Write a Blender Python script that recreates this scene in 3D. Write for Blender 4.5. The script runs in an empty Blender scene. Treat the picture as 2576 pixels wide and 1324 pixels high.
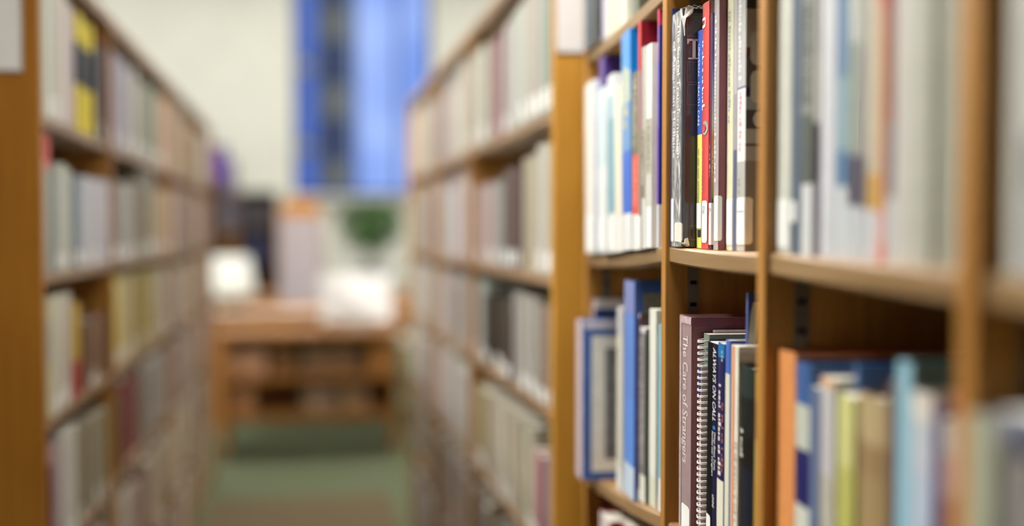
import bpy, bmesh, math, random
from mathutils import Vector, Matrix

random.seed(7)
scene = bpy.context.scene
col = scene.collection

# ------------------------------------------------------------------ camera
FPX, W, H = 2700.0, 2576.0, 1324.0
EYE = 1.30                                   # camera height above the carpet
YAW = math.atan(528 / FPX)                   # camera turned to the right of the aisle
PITCH = math.atan(87 / FPX)                  # and slightly down
cam_data = bpy.data.cameras.new('camera')
cam_data.sensor_width = 36.0
cam_data.lens = 36.0 * FPX / W
cam_data.clip_start = 0.02
cam_data.dof.use_dof = True
cam_data.dof.focus_distance = 1.155
cam_data.dof.aperture_fstop = 1.10
cam = bpy.data.objects.new('camera', cam_data)
cam.location = (0, 0, EYE)
cam.rotation_euler = (math.pi / 2 - PITCH, 0, -YAW)
col.objects.link(cam)
scene.camera = cam

# ------------------------------------------------------------------ world (evening sky beyond the window)
world = bpy.data.worlds.new('evening_sky')
scene.world = world
world.use_nodes = True
wn = world.node_tree.nodes
wl = world.node_tree.links
wn.clear()
w_out = wn.new('ShaderNodeOutputWorld')
w_bg = wn.new('ShaderNodeBackground')
w_tc = wn.new('ShaderNodeTexCoord')
w_no = wn.new('ShaderNodeTexNoise')
w_no.inputs['Scale'].default_value = 7.0
w_no.inputs['Detail'].default_value = 2.0
w_rp = wn.new('ShaderNodeValToRGB')
w_rp.color_ramp.elements[0].position = 0.38
w_rp.color_ramp.elements[0].color = (0.17, 0.30, 0.80, 1)
w_rp.color_ramp.elements[1].position = 0.62
w_rp.color_ramp.elements[1].color = (0.42, 0.57, 1.0, 1)
wl.new(w_tc.outputs['Generated'], w_no.inputs['Vector'])
wl.new(w_no.outputs['Fac'], w_rp.inputs['Fac'])
wl.new(w_rp.outputs['Color'], w_bg.inputs['Color'])
wl.new(w_bg.outputs['Background'], w_out.inputs['Surface'])
w_bg.inputs['Strength'].default_value = 1.1

# ------------------------------------------------------------------ light levels and exposure
LAMP_AISLE = 31.0        # emission of the tube diffusers over this aisle
LAMP_SIDE = 270.0        # neighbouring aisles; the left lamp is added to brighten the near spines
LAMP_HALL = 12.0         # ceiling panels of the reading hall
scene.view_settings.view_transform = 'Standard'
scene.view_settings.look = 'None'
scene.view_settings.gamma = 1.0
scene.view_settings.use_curve_mapping = False
scene.view_settings.exposure = 0.0
scene.cycles.use_denoising = True
scene.cycles.max_bounces = 6
scene.cycles.diffuse_bounces = 3
scene.cycles.glossy_bounces = 2
scene.cycles.caustics_reflective = False
scene.cycles.caustics_refractive = False
scene.cycles.sample_clamp_indirect = 8.0

# ------------------------------------------------------------------ pixel <-> place helpers
CAM = Vector((0, 0, EYE))
Fv = Vector((math.sin(YAW) * math.cos(PITCH), math.cos(YAW) * math.cos(PITCH), -math.sin(PITCH)))
Rv = Vector((math.cos(YAW), -math.sin(YAW), 0))
Uv = Rv.cross(Fv)


def ray(x, y):
    return Fv + Rv * ((x - W / 2) / FPX) + Uv * ((H / 2 - y) / FPX)


def proj(p):
    d = Vector(p) - CAM
    f = d.dot(Fv)
    return (W / 2 + FPX * d.dot(Rv) / f, H / 2 - FPX * d.dot(Uv) / f)


def hit(x, y, p0, n):
    """the point where the sight line through pixel x, y meets the plane (p0, n)"""
    r = ray(x, y)
    return CAM + r * ((Vector(p0) - CAM).dot(n) / r.dot(n))


def on_y(x, y, Y):
    return hit(x, y, (0, Y, 0), Vector((0, 1, 0)))


def on_x(x, y, X):
    return hit(x, y, (X, 0, 0), Vector((1, 0, 0)))


# ------------------------------------------------------------------ colour and material helpers
def lin(c):
    return tuple(((v / 255) / 12.92 if v / 255 <= 0.04045 else ((v / 255 + 0.055) / 1.055) ** 2.4) for v in c[:3])


def rgba(c):
    return (*lin(c), 1.0)


MATS = {}


def new_mat(name):
    m = bpy.data.materials.new(name)
    m.use_nodes = True
    return m, m.node_tree.nodes, m.node_tree.links, m.node_tree.nodes['Principled BSDF']


def plain(c, rough=0.5, spec=0.4, vary=0.10, scale=40.0, metal=0.0, coat=0.0):
    key = ('plain', tuple(c), rough, spec, vary, scale, metal, coat)
    if key in MATS:
        return MATS[key]
    m, n, l, b = new_mat('surface_%02x%02x%02x' % tuple(int(v) for v in c[:3]))
    tc = n.new('ShaderNodeTexCoord')
    no = n.new('ShaderNodeTexNoise')
    no.inputs['Scale'].default_value = scale
    no.inputs['Detail'].default_value = 4.0
    l.new(tc.outputs['Object'], no.inputs['Vector'])
    rp = n.new('ShaderNodeValToRGB')
    k = lin(c)
    rp.color_ramp.elements[0].position = 0.3
    rp.color_ramp.elements[0].color = (*[v * (1 - vary) for v in k], 1)
    rp.color_ramp.elements[1].position = 0.7
    rp.color_ramp.elements[1].color = (*[min(0.86, v * (1 + vary * 0.6)) for v in k], 1)
    l.new(no.outputs['Fac'], rp.inputs['Fac'])
    l.new(rp.outputs['Color'], b.inputs['Base Color'])
    b.inputs['Roughness'].default_value = rough
    b.inputs['Specular IOR Level'].default_value = spec
    b.inputs['Metallic'].default_value = metal
    b.inputs['Coat Weight'].default_value = coat
    b.inputs['Coat Roughness'].default_value = 0.12
    MATS[key] = m
    return m


def banded(stops, rough=0.4, coat=0.0, soft=False):
    """print in horizontal bands: stops = [(height in metres on the thing, colour)] from below"""
    key = ('band', tuple((round(z, 4), tuple(c)) for z, c in stops), rough, coat, soft)
    if key in MATS:
        return MATS[key]
    m, n, l, b = new_mat('printed_bands')
    tc = n.new('ShaderNodeTexCoord')
    sp = n.new('ShaderNodeSeparateXYZ')
    l.new(tc.outputs['Object'], sp.inputs[0])
    mp = n.new('ShaderNodeMapRange')
    mp.inputs['From Min'].default_value = 0.0
    mp.inputs['From Max'].default_value = 0.4
    l.new(sp.outputs['Z'], mp.inputs['Value'])
    rp = n.new('ShaderNodeValToRGB')
    rp.color_ramp.interpolation = 'LINEAR' if soft else 'CONSTANT'
    els = rp.color_ramp.elements
    while len(els) < len(stops):
        els.new(0.5)
    for e, (z, c) in zip(els, sorted(stops, key=lambda s: s[0])):
        e.position = max(0.0, min(1.0, z / 0.4))
        e.color = rgba(c)
    no = n.new('ShaderNodeTexNoise')
    no.inputs['Scale'].default_value = 60
    l.new(tc.outputs['Object'], no.inputs['Vector'])
    mx = n.new('ShaderNodeMix')
    mx.data_type = 'RGBA'
    mx.blend_type = 'MULTIPLY'
    mx.inputs[0].default_value = 0.12
    l.new(mp.outputs['Result'], rp.inputs['Fac'])
    l.new(rp.outputs['Color'], mx.inputs[6])
    l.new(no.outputs['Color'], mx.inputs[7])
    l.new(mx.outputs[2], b.inputs['Base Color'])
    b.inputs['Roughness'].default_value = rough
    b.inputs['Specular IOR Level'].default_value = 0.25
    b.inputs['Coat Weight'].default_value = coat
    b.inputs['Coat Roughness'].default_value = 0.12
    MATS[key] = m
    return m


def wood(name, dark, light, vertical=True, rough=0.42, along=2, fine=1.0):
    m, n, l, b = new_mat(name)
    tc = n.new('ShaderNodeTexCoord')
    mp = n.new('ShaderNodeMapping')
    s = [55.0, 55.0, 55.0]
    s[along] = 2.2
    mp.inputs['Scale'].default_value = [v * fine for v in s]
    l.new(tc.outputs['Object'], mp.inputs['Vector'])
    no = n.new('ShaderNodeTexNoise')
    no.inputs['Scale'].default_value = 2.0
    no.inputs['Detail'].default_value = 6.0
    no.inputs['Roughness'].default_value = 0.62
    l.new(mp.outputs['Vector'], no.inputs['Vector'])
    big = n.new('ShaderNodeTexNoise')
    big.inputs['Scale'].default_value = 3.0
    big.inputs['Detail'].default_value = 3.0
    l.new(tc.outputs['Object'], big.inputs['Vector'])
    ad = n.new('ShaderNodeMath')
    ad.operation = 'MULTIPLY_ADD'
    ad.inputs[1].default_value = 0.45
    l.new(big.outputs['Fac'], ad.inputs[0])
    sc = n.new('ShaderNodeMath')
    sc.operation = 'MULTIPLY'
    sc.inputs[1].default_value = 0.55
    l.new(no.outputs['Fac'], sc.inputs[0])
    l.new(sc.outputs[0], ad.inputs[2])
    rp = n.new('ShaderNodeValToRGB')
    rp.color_ramp.elements[0].position = 0.32
    rp.color_ramp.elements[0].color = rgba(dark)
    rp.color_ramp.elements[1].position = 0.66
    rp.color_ramp.elements[1].color = rgba(light)
    l.new(ad.outputs[0], rp.inputs['Fac'])
    l.new(rp.outputs['Color'], b.inputs['Base Color'])
    bp = n.new('ShaderNodeBump')
    bp.inputs['Strength'].default_value = 0.12
    bp.inputs['Distance'].default_value = 0.002
    l.new(no.outputs['Fac'], bp.inputs['Height'])
    l.new(bp.outputs['Normal'], b.inputs['Normal'])
    b.inputs['Roughness'].default_value = rough
    b.inputs['Specular IOR Level'].default_value = 0.4
    return m


def tinted(name, rough=0.5, coat=0.0):
    """one material for many covers: the colour is the object's own colour"""
    m, n, l, b = new_mat(name)
    oi = n.new('ShaderNodeObjectInfo')
    tc = n.new('ShaderNodeTexCoord')
    no = n.new('ShaderNodeTexNoise')
    no.inputs['Scale'].default_value = 6
    l.new(tc.outputs['Object'], no.inputs['Vector'])
    mx = n.new('ShaderNodeMix')
    mx.data_type = 'RGBA'
    mx.blend_type = 'MULTIPLY'
    mx.inputs[0].default_value = 0.18
    l.new(oi.outputs['Color'], mx.inputs[6])
    l.new(no.outputs['Color'], mx.inputs[7])
    l.new(mx.outputs[2], b.inputs['Base Color'])
    b.inputs['Roughness'].default_value = rough
    b.inputs['Coat Weight'].default_value = coat
    return m


def emit(name, c, strength):
    m, n, l, b = new_mat(name)
    b.inputs['Base Color'].default_value = (0.8, 0.8, 0.8, 1)
    b.inputs['Emission Color'].default_value = (*c, 1)
    b.inputs['Emission Strength'].default_value = strength
    return m


OAK_V = wood('amber_oak_upright', (140, 92, 32), (180, 130, 64), along=2)
OAK_H = wood('amber_oak_shelf', (136, 96, 48), (176, 134, 80), along=1)
OAK_EDGE = wood('worn_oak_shelf_edge', (116, 88, 54), (152, 124, 88), along=1)
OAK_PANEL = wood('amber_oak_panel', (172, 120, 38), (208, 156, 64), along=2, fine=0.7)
OAK_VIGNETTED = wood('vignetted_oak_panel', (138, 88, 24), (168, 114, 38), along=2, fine=0.7)  # lens vignetting at the left edge put into a darker oak
OAK_HAZE = wood('haze_greyed_oak_shelf', (118, 92, 66), (156, 128, 100), along=1)  # haze over the far shelves put into a greyer oak
OAK_DARK = wood('shaded_oak_back', (34, 18, 10), (54, 30, 16), along=2)  # near-black brown: shade inside the bays put into the backs
BEECH = wood('reading_room_wood', (150, 98, 46), (196, 140, 78), along=0)
STEEL = plain((120, 112, 98), rough=0.4, spec=0.5, vary=0.15, metal=0.7)
SLOT = plain((12, 10, 8), rough=0.9, spec=0.1)
PAPER = plain((226, 222, 208), rough=0.8, spec=0.1, vary=0.06, scale=200)
STICKER = plain((232, 234, 232), rough=0.45, spec=0.4, vary=0.03)
INK = plain((40, 38, 42), rough=0.6, spec=0.2)
WIRE = plain((232, 226, 228), rough=0.3, spec=0.7, metal=0.1)
COVER_ANY = tinted('book_cover', 0.5, 0.15)


# ------------------------------------------------------------------ object helpers
def link(o, parent=None):
    col.objects.link(o)
    if parent is not None:
        o.parent = parent
    return o


def tag(o, label=None, cat=None, group=None, kind=None):
    if label:
        o['label'] = label
    if cat:
        o['category'] = cat
    if group:
        o['group'] = group
    if kind:
        o['kind'] = kind
    return o


def empty(name, loc=(0, 0, 0), rz=0.0):
    o = bpy.data.objects.new(name, None)
    o.location = loc
    o.rotation_euler = (0, 0, rz)
    o.empty_display_size = 0.05
    return link(o)


def mesh_obj(name, verts, faces, mats, parent=None, midx=None, smooth=False):
    me = bpy.data.meshes.new(name)
    me.from_pydata([tuple(v) for v in verts], [], faces)
    for m in (mats if isinstance(mats, (list, tuple)) else [mats]):
        me.materials.append(m)
    if midx:
        for p, i in zip(me.polygons, midx):
            p.material_index = i
    if smooth:
        for p in me.polygons:
            p.use_smooth = True
    me.update()
    return link(bpy.data.objects.new(name, me), parent)


class MB:
    """collects shapes for one mesh"""

    def __init__(self):
        self.v, self.f, self.m = [], [], []

    def box(self, x0, x1, y0, y1, z0, z1, mi=0):
        i = len(self.v)
        self.v += [(x, y, z) for z in (z0, z1) for y in (y0, y1) for x in (x0, x1)]
        for q in ((0, 2, 3, 1), (4, 5, 7, 6), (0, 1, 5, 4), (2, 6, 7, 3), (0, 4, 6, 2), (1, 3, 7, 5)):
            self.f.append(tuple(i + k for k in q))
            self.m.append(mi)
        return self

    def prism(self, pts, z0, z1, mi=0):
        """pts: counter-clockwise outline in x, y"""
        i, k = len(self.v), len(pts)
        self.v += [(p[0], p[1], z0) for p in pts] + [(p[0], p[1], z1) for p in pts]
        for a in range(k):
            b = (a + 1) % k
            self.f.append((i + a, i + b, i + k + b, i + k + a))
            self.m.append(mi)
        self.f.append(tuple(i + a for a in reversed(range(k))))
        self.f.append(tuple(i + k + a for a in range(k)))
        self.m += [mi, mi]
        return self

    def lathe(self, prof, seg=24, c=(0, 0, 0), mi=0, cap=True):
        i = len(self.v)
        for r, z in prof:
            for s in range(seg):
                a = 2 * math.pi * s / seg
                self.v.append((c[0] + r * math.cos(a), c[1] + r * math.sin(a), c[2] + z))
        for k in range(len(prof) - 1):
            for s in range(seg):
                t = (s + 1) % seg
                self.f.append((i + k * seg + s, i + k * seg + t, i + (k + 1) * seg + t, i + (k + 1) * seg + s))
                self.m.append(mi)
        if cap:
            self.f.append(tuple(i + s for s in reversed(range(seg))))
            self.f.append(tuple(i + (len(prof) - 1) * seg + s for s in range(seg)))
            self.m += [mi, mi]
        return self

    def tube(self, pts, r, seg=8, mi=0, closed=False):
        i = len(self.v)
        pts = [Vector(p) for p in pts]
        k = len(pts)
        for a, p in enumerate(pts):
            if closed:
                d = pts[(a + 1) % k] - pts[a - 1]
            else:
                d = pts[min(a + 1, k - 1)] - pts[max(a - 1, 0)]
            d.normalize()
            e = d.orthogonal() if abs(d.z) > 0.9 else d.cross(Vector((0, 0, 1)))
            e.normalize()
            g = d.cross(e)
            for s in range(seg):
                q = 2 * math.pi * s / seg
                self.v.append(tuple(p + e * (r * math.cos(q)) + g * (r * math.sin(q))))
        for a in range(k if closed else k - 1):
            b = (a + 1) % k
            for s in range(seg):
                t = (s + 1) % seg
                self.f.append((i + a * seg + s, i + a * seg + t, i + b * seg + t, i + b * seg + s))
                self.m.append(mi)
        if not closed:
            self.f.append(tuple(i + s for s in reversed(range(seg))))
            self.f.append(tuple(i + (k - 1) * seg + s for s in range(seg)))
            self.m += [mi, mi]
        return self

    def build(self, name, mats, parent=None, bevel=0.0, smooth=False):
        o = mesh_obj(name, self.v, self.f, mats, parent, self.m, smooth)
        if bevel:
            bm = bmesh.new()
            bm.from_mesh(o.data)
            bmesh.ops.bevel(bm, geom=list(bm.edges), offset=bevel, segments=2, profile=0.6, affect='EDGES')
            bm.to_mesh(o.data)
            bm.free()
            o.data.update()
        return o


def struct(o):
    o['kind'] = 'structure'
    return o


# ------------------------------------------------------------------ the room shell
XW0, XW1, YW0, YW1, ZC = -4.2, 4.6, -3.0, 12.2, 4.6


def carpet_mat():
    m, n, l, b = new_mat('green_grey_carpet')
    tc = n.new('ShaderNodeTexCoord')
    no = n.new('ShaderNodeTexNoise')
    no.inputs['Scale'].default_value = 160
    no.inputs['Detail'].default_value = 3
    l.new(tc.outputs['Object'], no.inputs['Vector'])
    rp = n.new('ShaderNodeValToRGB')
    rp.color_ramp.elements[0].color = rgba((78, 84, 62))
    rp.color_ramp.elements[1].color = rgba((116, 124, 98))
    l.new(no.outputs['Fac'], rp.inputs['Fac'])
    l.new(rp.outputs['Color'], b.inputs['Base Color'])
    bp = n.new('ShaderNodeBump')
    bp.inputs['Strength'].default_value = 0.5
    l.new(no.outputs['Fac'], bp.inputs['Height'])
    l.new(bp.outputs['Normal'], b.inputs['Normal'])
    b.inputs['Roughness'].default_value = 0.95
    b.inputs['Specular IOR Level'].default_value = 0.1
    return m


WALL = plain((226, 226, 216), rough=0.85, spec=0.15, vary=0.04, scale=3.0)
CEIL = plain((226, 226, 220), rough=0.9, spec=0.1, vary=0.05, scale=8.0)
struct(MB().box(XW0, XW1, YW0, YW1, -0.12, 0.0).build('floor', carpet_mat()))
struct(MB().box(-0.43, 0.41, YW0 + 0.5, 5.25, 0.0, 0.006).build('floor_strip', plain((104, 92, 70), 0.95, 0.1, 0.2, 180)))  # flat brown strip lying along the aisle floor
struct(MB().box(XW0, XW1, YW0, YW1, ZC, ZC + 0.12).build('ceiling', CEIL))
struct(MB().box(XW0 - 0.15, XW0, YW0, YW1, 0, ZC).build('wall_left', WALL))
struct(MB().box(XW1, XW1 + 0.15, YW0, YW1, 0, ZC).build('wall_right', WALL))
struct(MB().box(XW0, XW1, YW0 - 0.15, YW0, 0, ZC).build('wall_behind', wood('unseen_dark_wall', (70, 44, 26), (96, 64, 40), along=2)))  # unseen wall, its dark finish made up to cut bounced light
# far wall with a tall window opening
wx0 = on_y(738, 300, YW1).x
wx1 = on_y(1086, 300, YW1).x
wz0 = on_y(900, 492, YW1).z
wz1 = 4.35
wb = MB()
wb.box(XW0, wx0, YW1, YW1 + 0.2, 0, ZC)
wb.box(wx1, XW1, YW1, YW1 + 0.2, 0, ZC)
wb.box(wx0, wx1, YW1, YW1 + 0.2, 0, wz0)
wb.box(wx0, wx1, YW1, YW1 + 0.2, wz1, ZC)
struct(wb.build('wall_back', WALL))
win = empty('window_1', ((wx0 + wx1) / 2, YW1 + 0.1, wz0))
win['kind'] = 'structure'
FRAME_BLUE = plain((46, 70, 138), rough=0.4, spec=0.4)
ww, wh = (wx1 - wx0) / 2, wz1 - wz0
fr = MB()
fr.box(-ww, -ww + 0.05, -0.05, 0.05, 0, wh).box(ww - 0.05, ww, -0.05, 0.05, 0, wh)
fr.box(-ww, ww, -0.05, 0.05, 0, 0.06).box(-ww, ww, -0.05, 0.05, wh - 0.06, wh)
fr.build('window_frame', FRAME_BLUE, win)
mxs = [on_y(px, 300, YW1).x - (wx0 + wx1) / 2 for px in (800, 895, 1004)]
for q in mxs:
    MB().box(q - 0.022, q + 0.022, -0.04, 0.04, 0.06, wh - 0.06).build('mullion', FRAME_BLUE, win)
glass_m, gn, gl, gb = new_mat('window_glass')
gb.inputs['Base Color'].default_value = (1, 1, 1, 1)
gb.inputs['Roughness'].default_value = 0.0
gb.inputs['IOR'].default_value = 1.02
gb.inputs['Transmission Weight'].default_value = 1.0
edges = [-ww + 0.05] + mxs + [ww - 0.05]
for k in range(4):
    a0 = edges[k] + (0.022 if k else 0)
    a1 = edges[k + 1] - (0.022 if k < 3 else 0)
    MB().box(a0, a1, -0.004, 0.004, 0.06, wh - 0.06).build('pane', glass_m, win)
MB().box(-ww - 0.06, ww + 0.06, -0.2, -0.1, -0.05, 0.0).build('window_sill', WALL, win)

# grey office block across the street, seen through the window
YB = 34.0
gA, gB2 = on_y(804, 300, YB).x, on_y(886, 300, YB).x
bld = empty('office_building', ((gA + gB2) / 2, YB + 4, -6))
tag(bld, 'grey office tower outside the blue window, beyond the glass', 'building')
CONC = plain((222, 190, 132), rough=0.9, spec=0.1, vary=0.2, scale=0.6)
bw = (gB2 - gA) / 2
MB().box(-bw, bw, -4, 4, 0, 30).build('wall', CONC, bld)
MB().box(-bw - 0.15, bw + 0.15, -4.15, 4.15, 30, 30.4).build('roof', CONC, bld)
BWIN = plain((70, 82, 104), rough=0.2, spec=0.6)
wm = None
for r in range(9):
    for c in (-0.5, 0.5):
        if wm is None:
            wo = MB().box(-bw * 0.32, bw * 0.32, -0.05, 0.05, 0, 1.3).build('window', BWIN, bld)
            wm = wo.data
        else:
            wo = link(bpy.data.objects.new('window', wm), bld)
        wo.location = (c * bw, -4.0, 7.0 + r * 2.4)

# blue glass block in front of it, at the edge of the window
gC, gD = on_y(725, 300, 30).x, on_y(792, 300, 30).x
blk = empty('glass_building', ((gC + gD) / 2, 33, -6))
tag(blk, 'dark blue glass building outside, at the window edge by the cream wall', 'building')
BGL = plain((128, 150, 196), rough=0.3, spec=0.5, vary=0.2, scale=0.5)
gw = (gD - gC) / 2
MB().box(-gw, gw, -3, 3, 0, 34).build('wall', BGL, blk)
for r in range(12):
    MB().box(-gw - 0.03, gw + 0.03, -3.06, -3.0, 5 + r * 2.2, 5.25 + r * 2.2).build('floor_band', CONC, blk)

# ------------------------------------------------------------------ lamps
HOUSING = plain((222, 222, 218), rough=0.5, spec=0.4)


def pendant(x, y, z, level, label, length=1.2):
    t = empty('pendant_lamp', (x, y, z))
    tag(t, label, 'lamp', 'tube lamps over the aisles')
    m = emit('lit_diffuser', (1.0, 0.965, 0.91), level)
    L = length / 2
    MB().prism([(-0.16, -L), (0.16, -L), (0.16, L), (-0.16, L)], 0.02, 0.07).build('housing', HOUSING, t, bevel=0.01)
    MB().box(-0.145, 0.145, -L + 0.02, L - 0.02, 0.0, 0.02).build('diffuser', m, t)
    for s in (-1, 1):
        MB().tube([(0, s * L * 0.8, 0.07), (0, s * L * 0.8, ZC - z - 0.0)], 0.006).build('hanging_rod', HOUSING, t)


def hall_lamp(x, y, level, label):
    t = empty('ceiling_lamp', (x, y, ZC - 0.07))
    tag(t, label, 'lamp', 'ceiling lamps of the reading hall')
    m = emit('lit_panel', (1.0, 0.98, 0.94), level)
    MB().box(-0.62, 0.62, -0.62, 0.62, 0.0, 0.07).build('frame', HOUSING, t)
    MB().box(-0.58, 0.58, -0.58, 0.58, -0.012, 0.0).build('diffuser', m, t)


pendant(0.20, 1.10, 2.22, LAMP_AISLE, 'unseen tube lamp added low above the aisle between the bookcases', 0.7)  # unseen, hung low to brighten the right end panel more than the left
pendant(-0.02, 3.4, 2.75, LAMP_AISLE * 1.0, 'white tube lamp farther along above the aisle, behind the first')
pendant(0.15, 5.3, 2.85, LAMP_AISLE * 0.7, 'unseen tube lamp added above the end of the aisle, before the reading tables')  # added out of view to brighten the lamp shade and monitor
pendant(-2.3, 2.68, 4.1, LAMP_SIDE, 'unseen tube lamp added behind the bookcase across the aisle')  # added out of view to brighten the near spines, not the left panel
pendant(2.1, 2.2, 2.85, LAMP_SIDE * 0.06, 'white tube lamp hung behind the bookcase with the sharp books')
for i, (x, y) in enumerate(((-2.0, 7.2), (0.3, 7.2), (2.6, 7.2), (-2.0, 10.2), (0.3, 10.2), (2.6, 10.2))):
    hall_lamp(x, y, LAMP_HALL, 'square lit ceiling panel in the %s row over the reading hall, %s' % (
        'front' if i < 3 else 'rear', ('by the left wall', 'above the middle', 'by the right wall')[i % 3]))

# ------------------------------------------------------------------ near bookcase
NYAW = math.atan(528 / FPX) - math.atan(318 / FPX)        # direction of its front, seen from above
NA = Vector((math.sin(NYAW), math.cos(NYAW), 0))          # along the case, away from the camera
ND = Vector((math.cos(NYAW), -math.sin(NYAW), 0))         # into the case
_r = ray(1669, 575)
NO = CAM + _r * 1.24
NO.z = 0.0                                                # front edge of the second upright, on the floor


def n_t(px, y, dep=0.0):
    """place along the near case (metres from NO) and height that pixel px, y shows at depth dep"""
    p = hit(px, y, NO + ND * dep, ND)
    return (p - NO).dot(NA), p.z


def n_world(t, dep, z):
    return NO + NA * t + ND * dep + Vector((0, 0, z))


UT = 0.019                                                # upright thickness
T1 = 0.0
T0 = n_t(1472, 575)[0]                                    # far end
T2 = n_t(1914, 575)[0]
T3 = n_t(2432, 575)[0]
T4 = T3 + (T3 - T2)
TU = [T0, T1, T2, T3, T4]
NDEP = 0.27
ST = 0.019
# shelf tops relative to the eye: (at the near end, at the far end, sag)
LEVELS = {
    1: {'top': (0.285, 0.283, 0.004), 'mid': (-0.0205, -0.042, 0.004), 'low': (-0.338, -0.396, 0.004)},
    2: {'top': (0.285, 0.285, 0.002), 'mid': (-0.0215, -0.0205, 0.002), 'low': (-0.340, -0.340, 0.002)},
    3: {'top': (0.285, 0.285, 0.002), 'mid': (-0.0245, -0.0205, 0.001), 'low': (-0.343, -0.340, 0.002)},
    4: {'top': (0.285, 0.285, 0.002), 'mid': (-0.0245, -0.0245, 0.001), 'low': (-0.343, -0.343, 0.002)},
}
for b_ in LEVELS.values():
    b_['high'] = (0.590, 0.590, 0.001)
    b_['floor1'] = (-0.665, -0.68, 0.003)
    b_['floor2'] = (-0.975, -0.98, 0.002)


def bay_ends(b):
    return TU[b] + UT / 2, TU[b - 1] - UT / 2             # near end, far end


def shelf_z(b, lev, t):
    n0, f0 = bay_ends(b)
    u = (t - n0) / (f0 - n0)
    zn, zf, sag = LEVELS[b][lev]
    return EYE + zn + (zf - zn) * u - sag * 4 * u * (1 - u)


ncase = empty('bookcase', NO, -NYAW)
tag(ncase, 'oak bookcase with the sharply seen books, adjustable shelves in narrow bays', 'bookcase')
CASE_H = EYE + 0.62
for k, t in enumerate(TU):
    MB().box(0, NDEP, t - UT / 2, t + UT / 2, 0.0, CASE_H).build('upright', OAK_V, ncase, bevel=0.0016)
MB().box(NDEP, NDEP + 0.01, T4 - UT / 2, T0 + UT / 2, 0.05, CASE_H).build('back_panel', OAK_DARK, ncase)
MB().box(-0.004, NDEP + 0.012, T4 - UT / 2 - 0.004, T0 + UT / 2 + 0.004, CASE_H, CASE_H + 0.025).build('top_board', OAK_H, ncase, bevel=0.003)
MB().box(0.02, 0.035, T4 + UT / 2, T0 - UT / 2, 0.0, 0.085).build('plinth', OAK_V, ncase)
for b in (1, 2, 3, 4):
    n0, f0 = bay_ends(b)
    for lev in LEVELS[b]:
        # a board that sags a little, front edge in a paler worn strip
        seg = 10
        for nm, d0, d1, m in (('shelf', 0.010, NDEP - 0.002, OAK_H), ('shelf_edge', 0.0045, 0.010, OAK_EDGE)):
            v, f = [], []
            for i in range(seg + 1):
                t = n0 + 0.0006 + (f0 - n0 - 0.0012) * i / seg
                z = shelf_z(b, lev, t)
                r = 0.0022 if nm == 'shelf_edge' else 0.0
                v += [(d0 + r, t, z), (d1, t, z), (d1, t, z - ST), (d0 + r, t, z - ST), (d0, t, z - ST + r), (d0, t, z - r)]
            for i in range(seg):
                a = i * 6
                for q in range(6):
                    w_ = (q + 1) % 6
                    f.append((a + q, a + w_, a + 6 + w_, a + 6 + q))
            f += [tuple(range(5, -1, -1)), tuple(seg * 6 + q for q in range(6))]
            o = mesh_obj(nm, v, f, m)
            if nm == 'shelf':
                o.parent = ncase
                last_shelf = o
            else:
                o.parent = last_shelf
    # slotted steel strips let into both sides of the bay
    slot_me = None
    for side, t in ((0, f0), (1, n0)):
        s = -1 if side == 0 else 1
        for dd in (0.026, NDEP - 0.05):
            st = MB().box(dd, dd + 0.0135, min(t, t + s * 0.0016), max(t, t + s * 0.0016), 0.1, CASE_H - 0.02).build('shelf_standard', STEEL, ncase)
            if side == 0 and dd < 0.05:
                for i in range(28):
                    z = EYE - 0.42 + i * 0.0254
                    if slot_me is None:
                        so = MB().box(0, 0.0075, -0.0006, 0.0, 0, 0.0045).build('slot', SLOT, st)
                        slot_me = so.data
                    else:
                        so = link(bpy.data.objects.new('slot', slot_me), st)
                    so.location = (dd + 0.003, t - 0.0014, z)


# ------------------------------------------------------------------ detailed books
def spine_pos(s, th, bulge, off=0.0):
    """arc coordinate s (0 at the middle of the spine, + towards the near cover) -> local x, y"""
    hf = th / 2
    if abs(s) <= hf:
        k = s / hf
        nx, ny = -1.0, -k * (2 * bulge / hf if hf else 0)
        q = math.hypot(nx, ny)
        return bulge * k * k + off * nx / q, -s + off * ny / q
    if s > 0:
        return bulge + (s - hf), -hf - off
    return bulge + (-s - hf), hf + off


def decal(name, book, polys, mat, off=0.0003):
    """flat print or a sticker that follows the spine and wraps onto the near cover; polys are in (s, z)"""
    th, bulge = book['th'], book['bulge']
    v, f = [], []
    for poly in polys:
        i = len(v)
        for s, z in poly:
            x, y = spine_pos(s, th, bulge, off)
            v.append((x, y, z))
        f.append(tuple(range(i, i + len(poly))))
    return mesh_obj(name, v, f, mat, book['root'])


def strip(s0, s1, z0, z1, th, n=8, r=0.0):
    """a rectangle in (s, z) cut where it bends round the corner"""
    cuts = sorted(set([s0 + (s1 - s0) * i / n for i in range(n + 1)] + [c for c in (-th / 2, th / 2, 0) if s0 < c < s1]))
    out = []
    for a, b in zip(cuts[:-1], cuts[1:]):
        def zz(s):
            d = min(s - s0, s1 - s)
            if d >= r or r == 0:
                return 0.0
            return r - math.sqrt(max(0.0, r * r - (r - d) ** 2))
        out.append([(a, z0 + zz(a)), (b, z0 + zz(b)), (b, z1 - zz(b)), (a, z1 - zz(a))])
    return out


FONT_CACHE = {}


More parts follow.
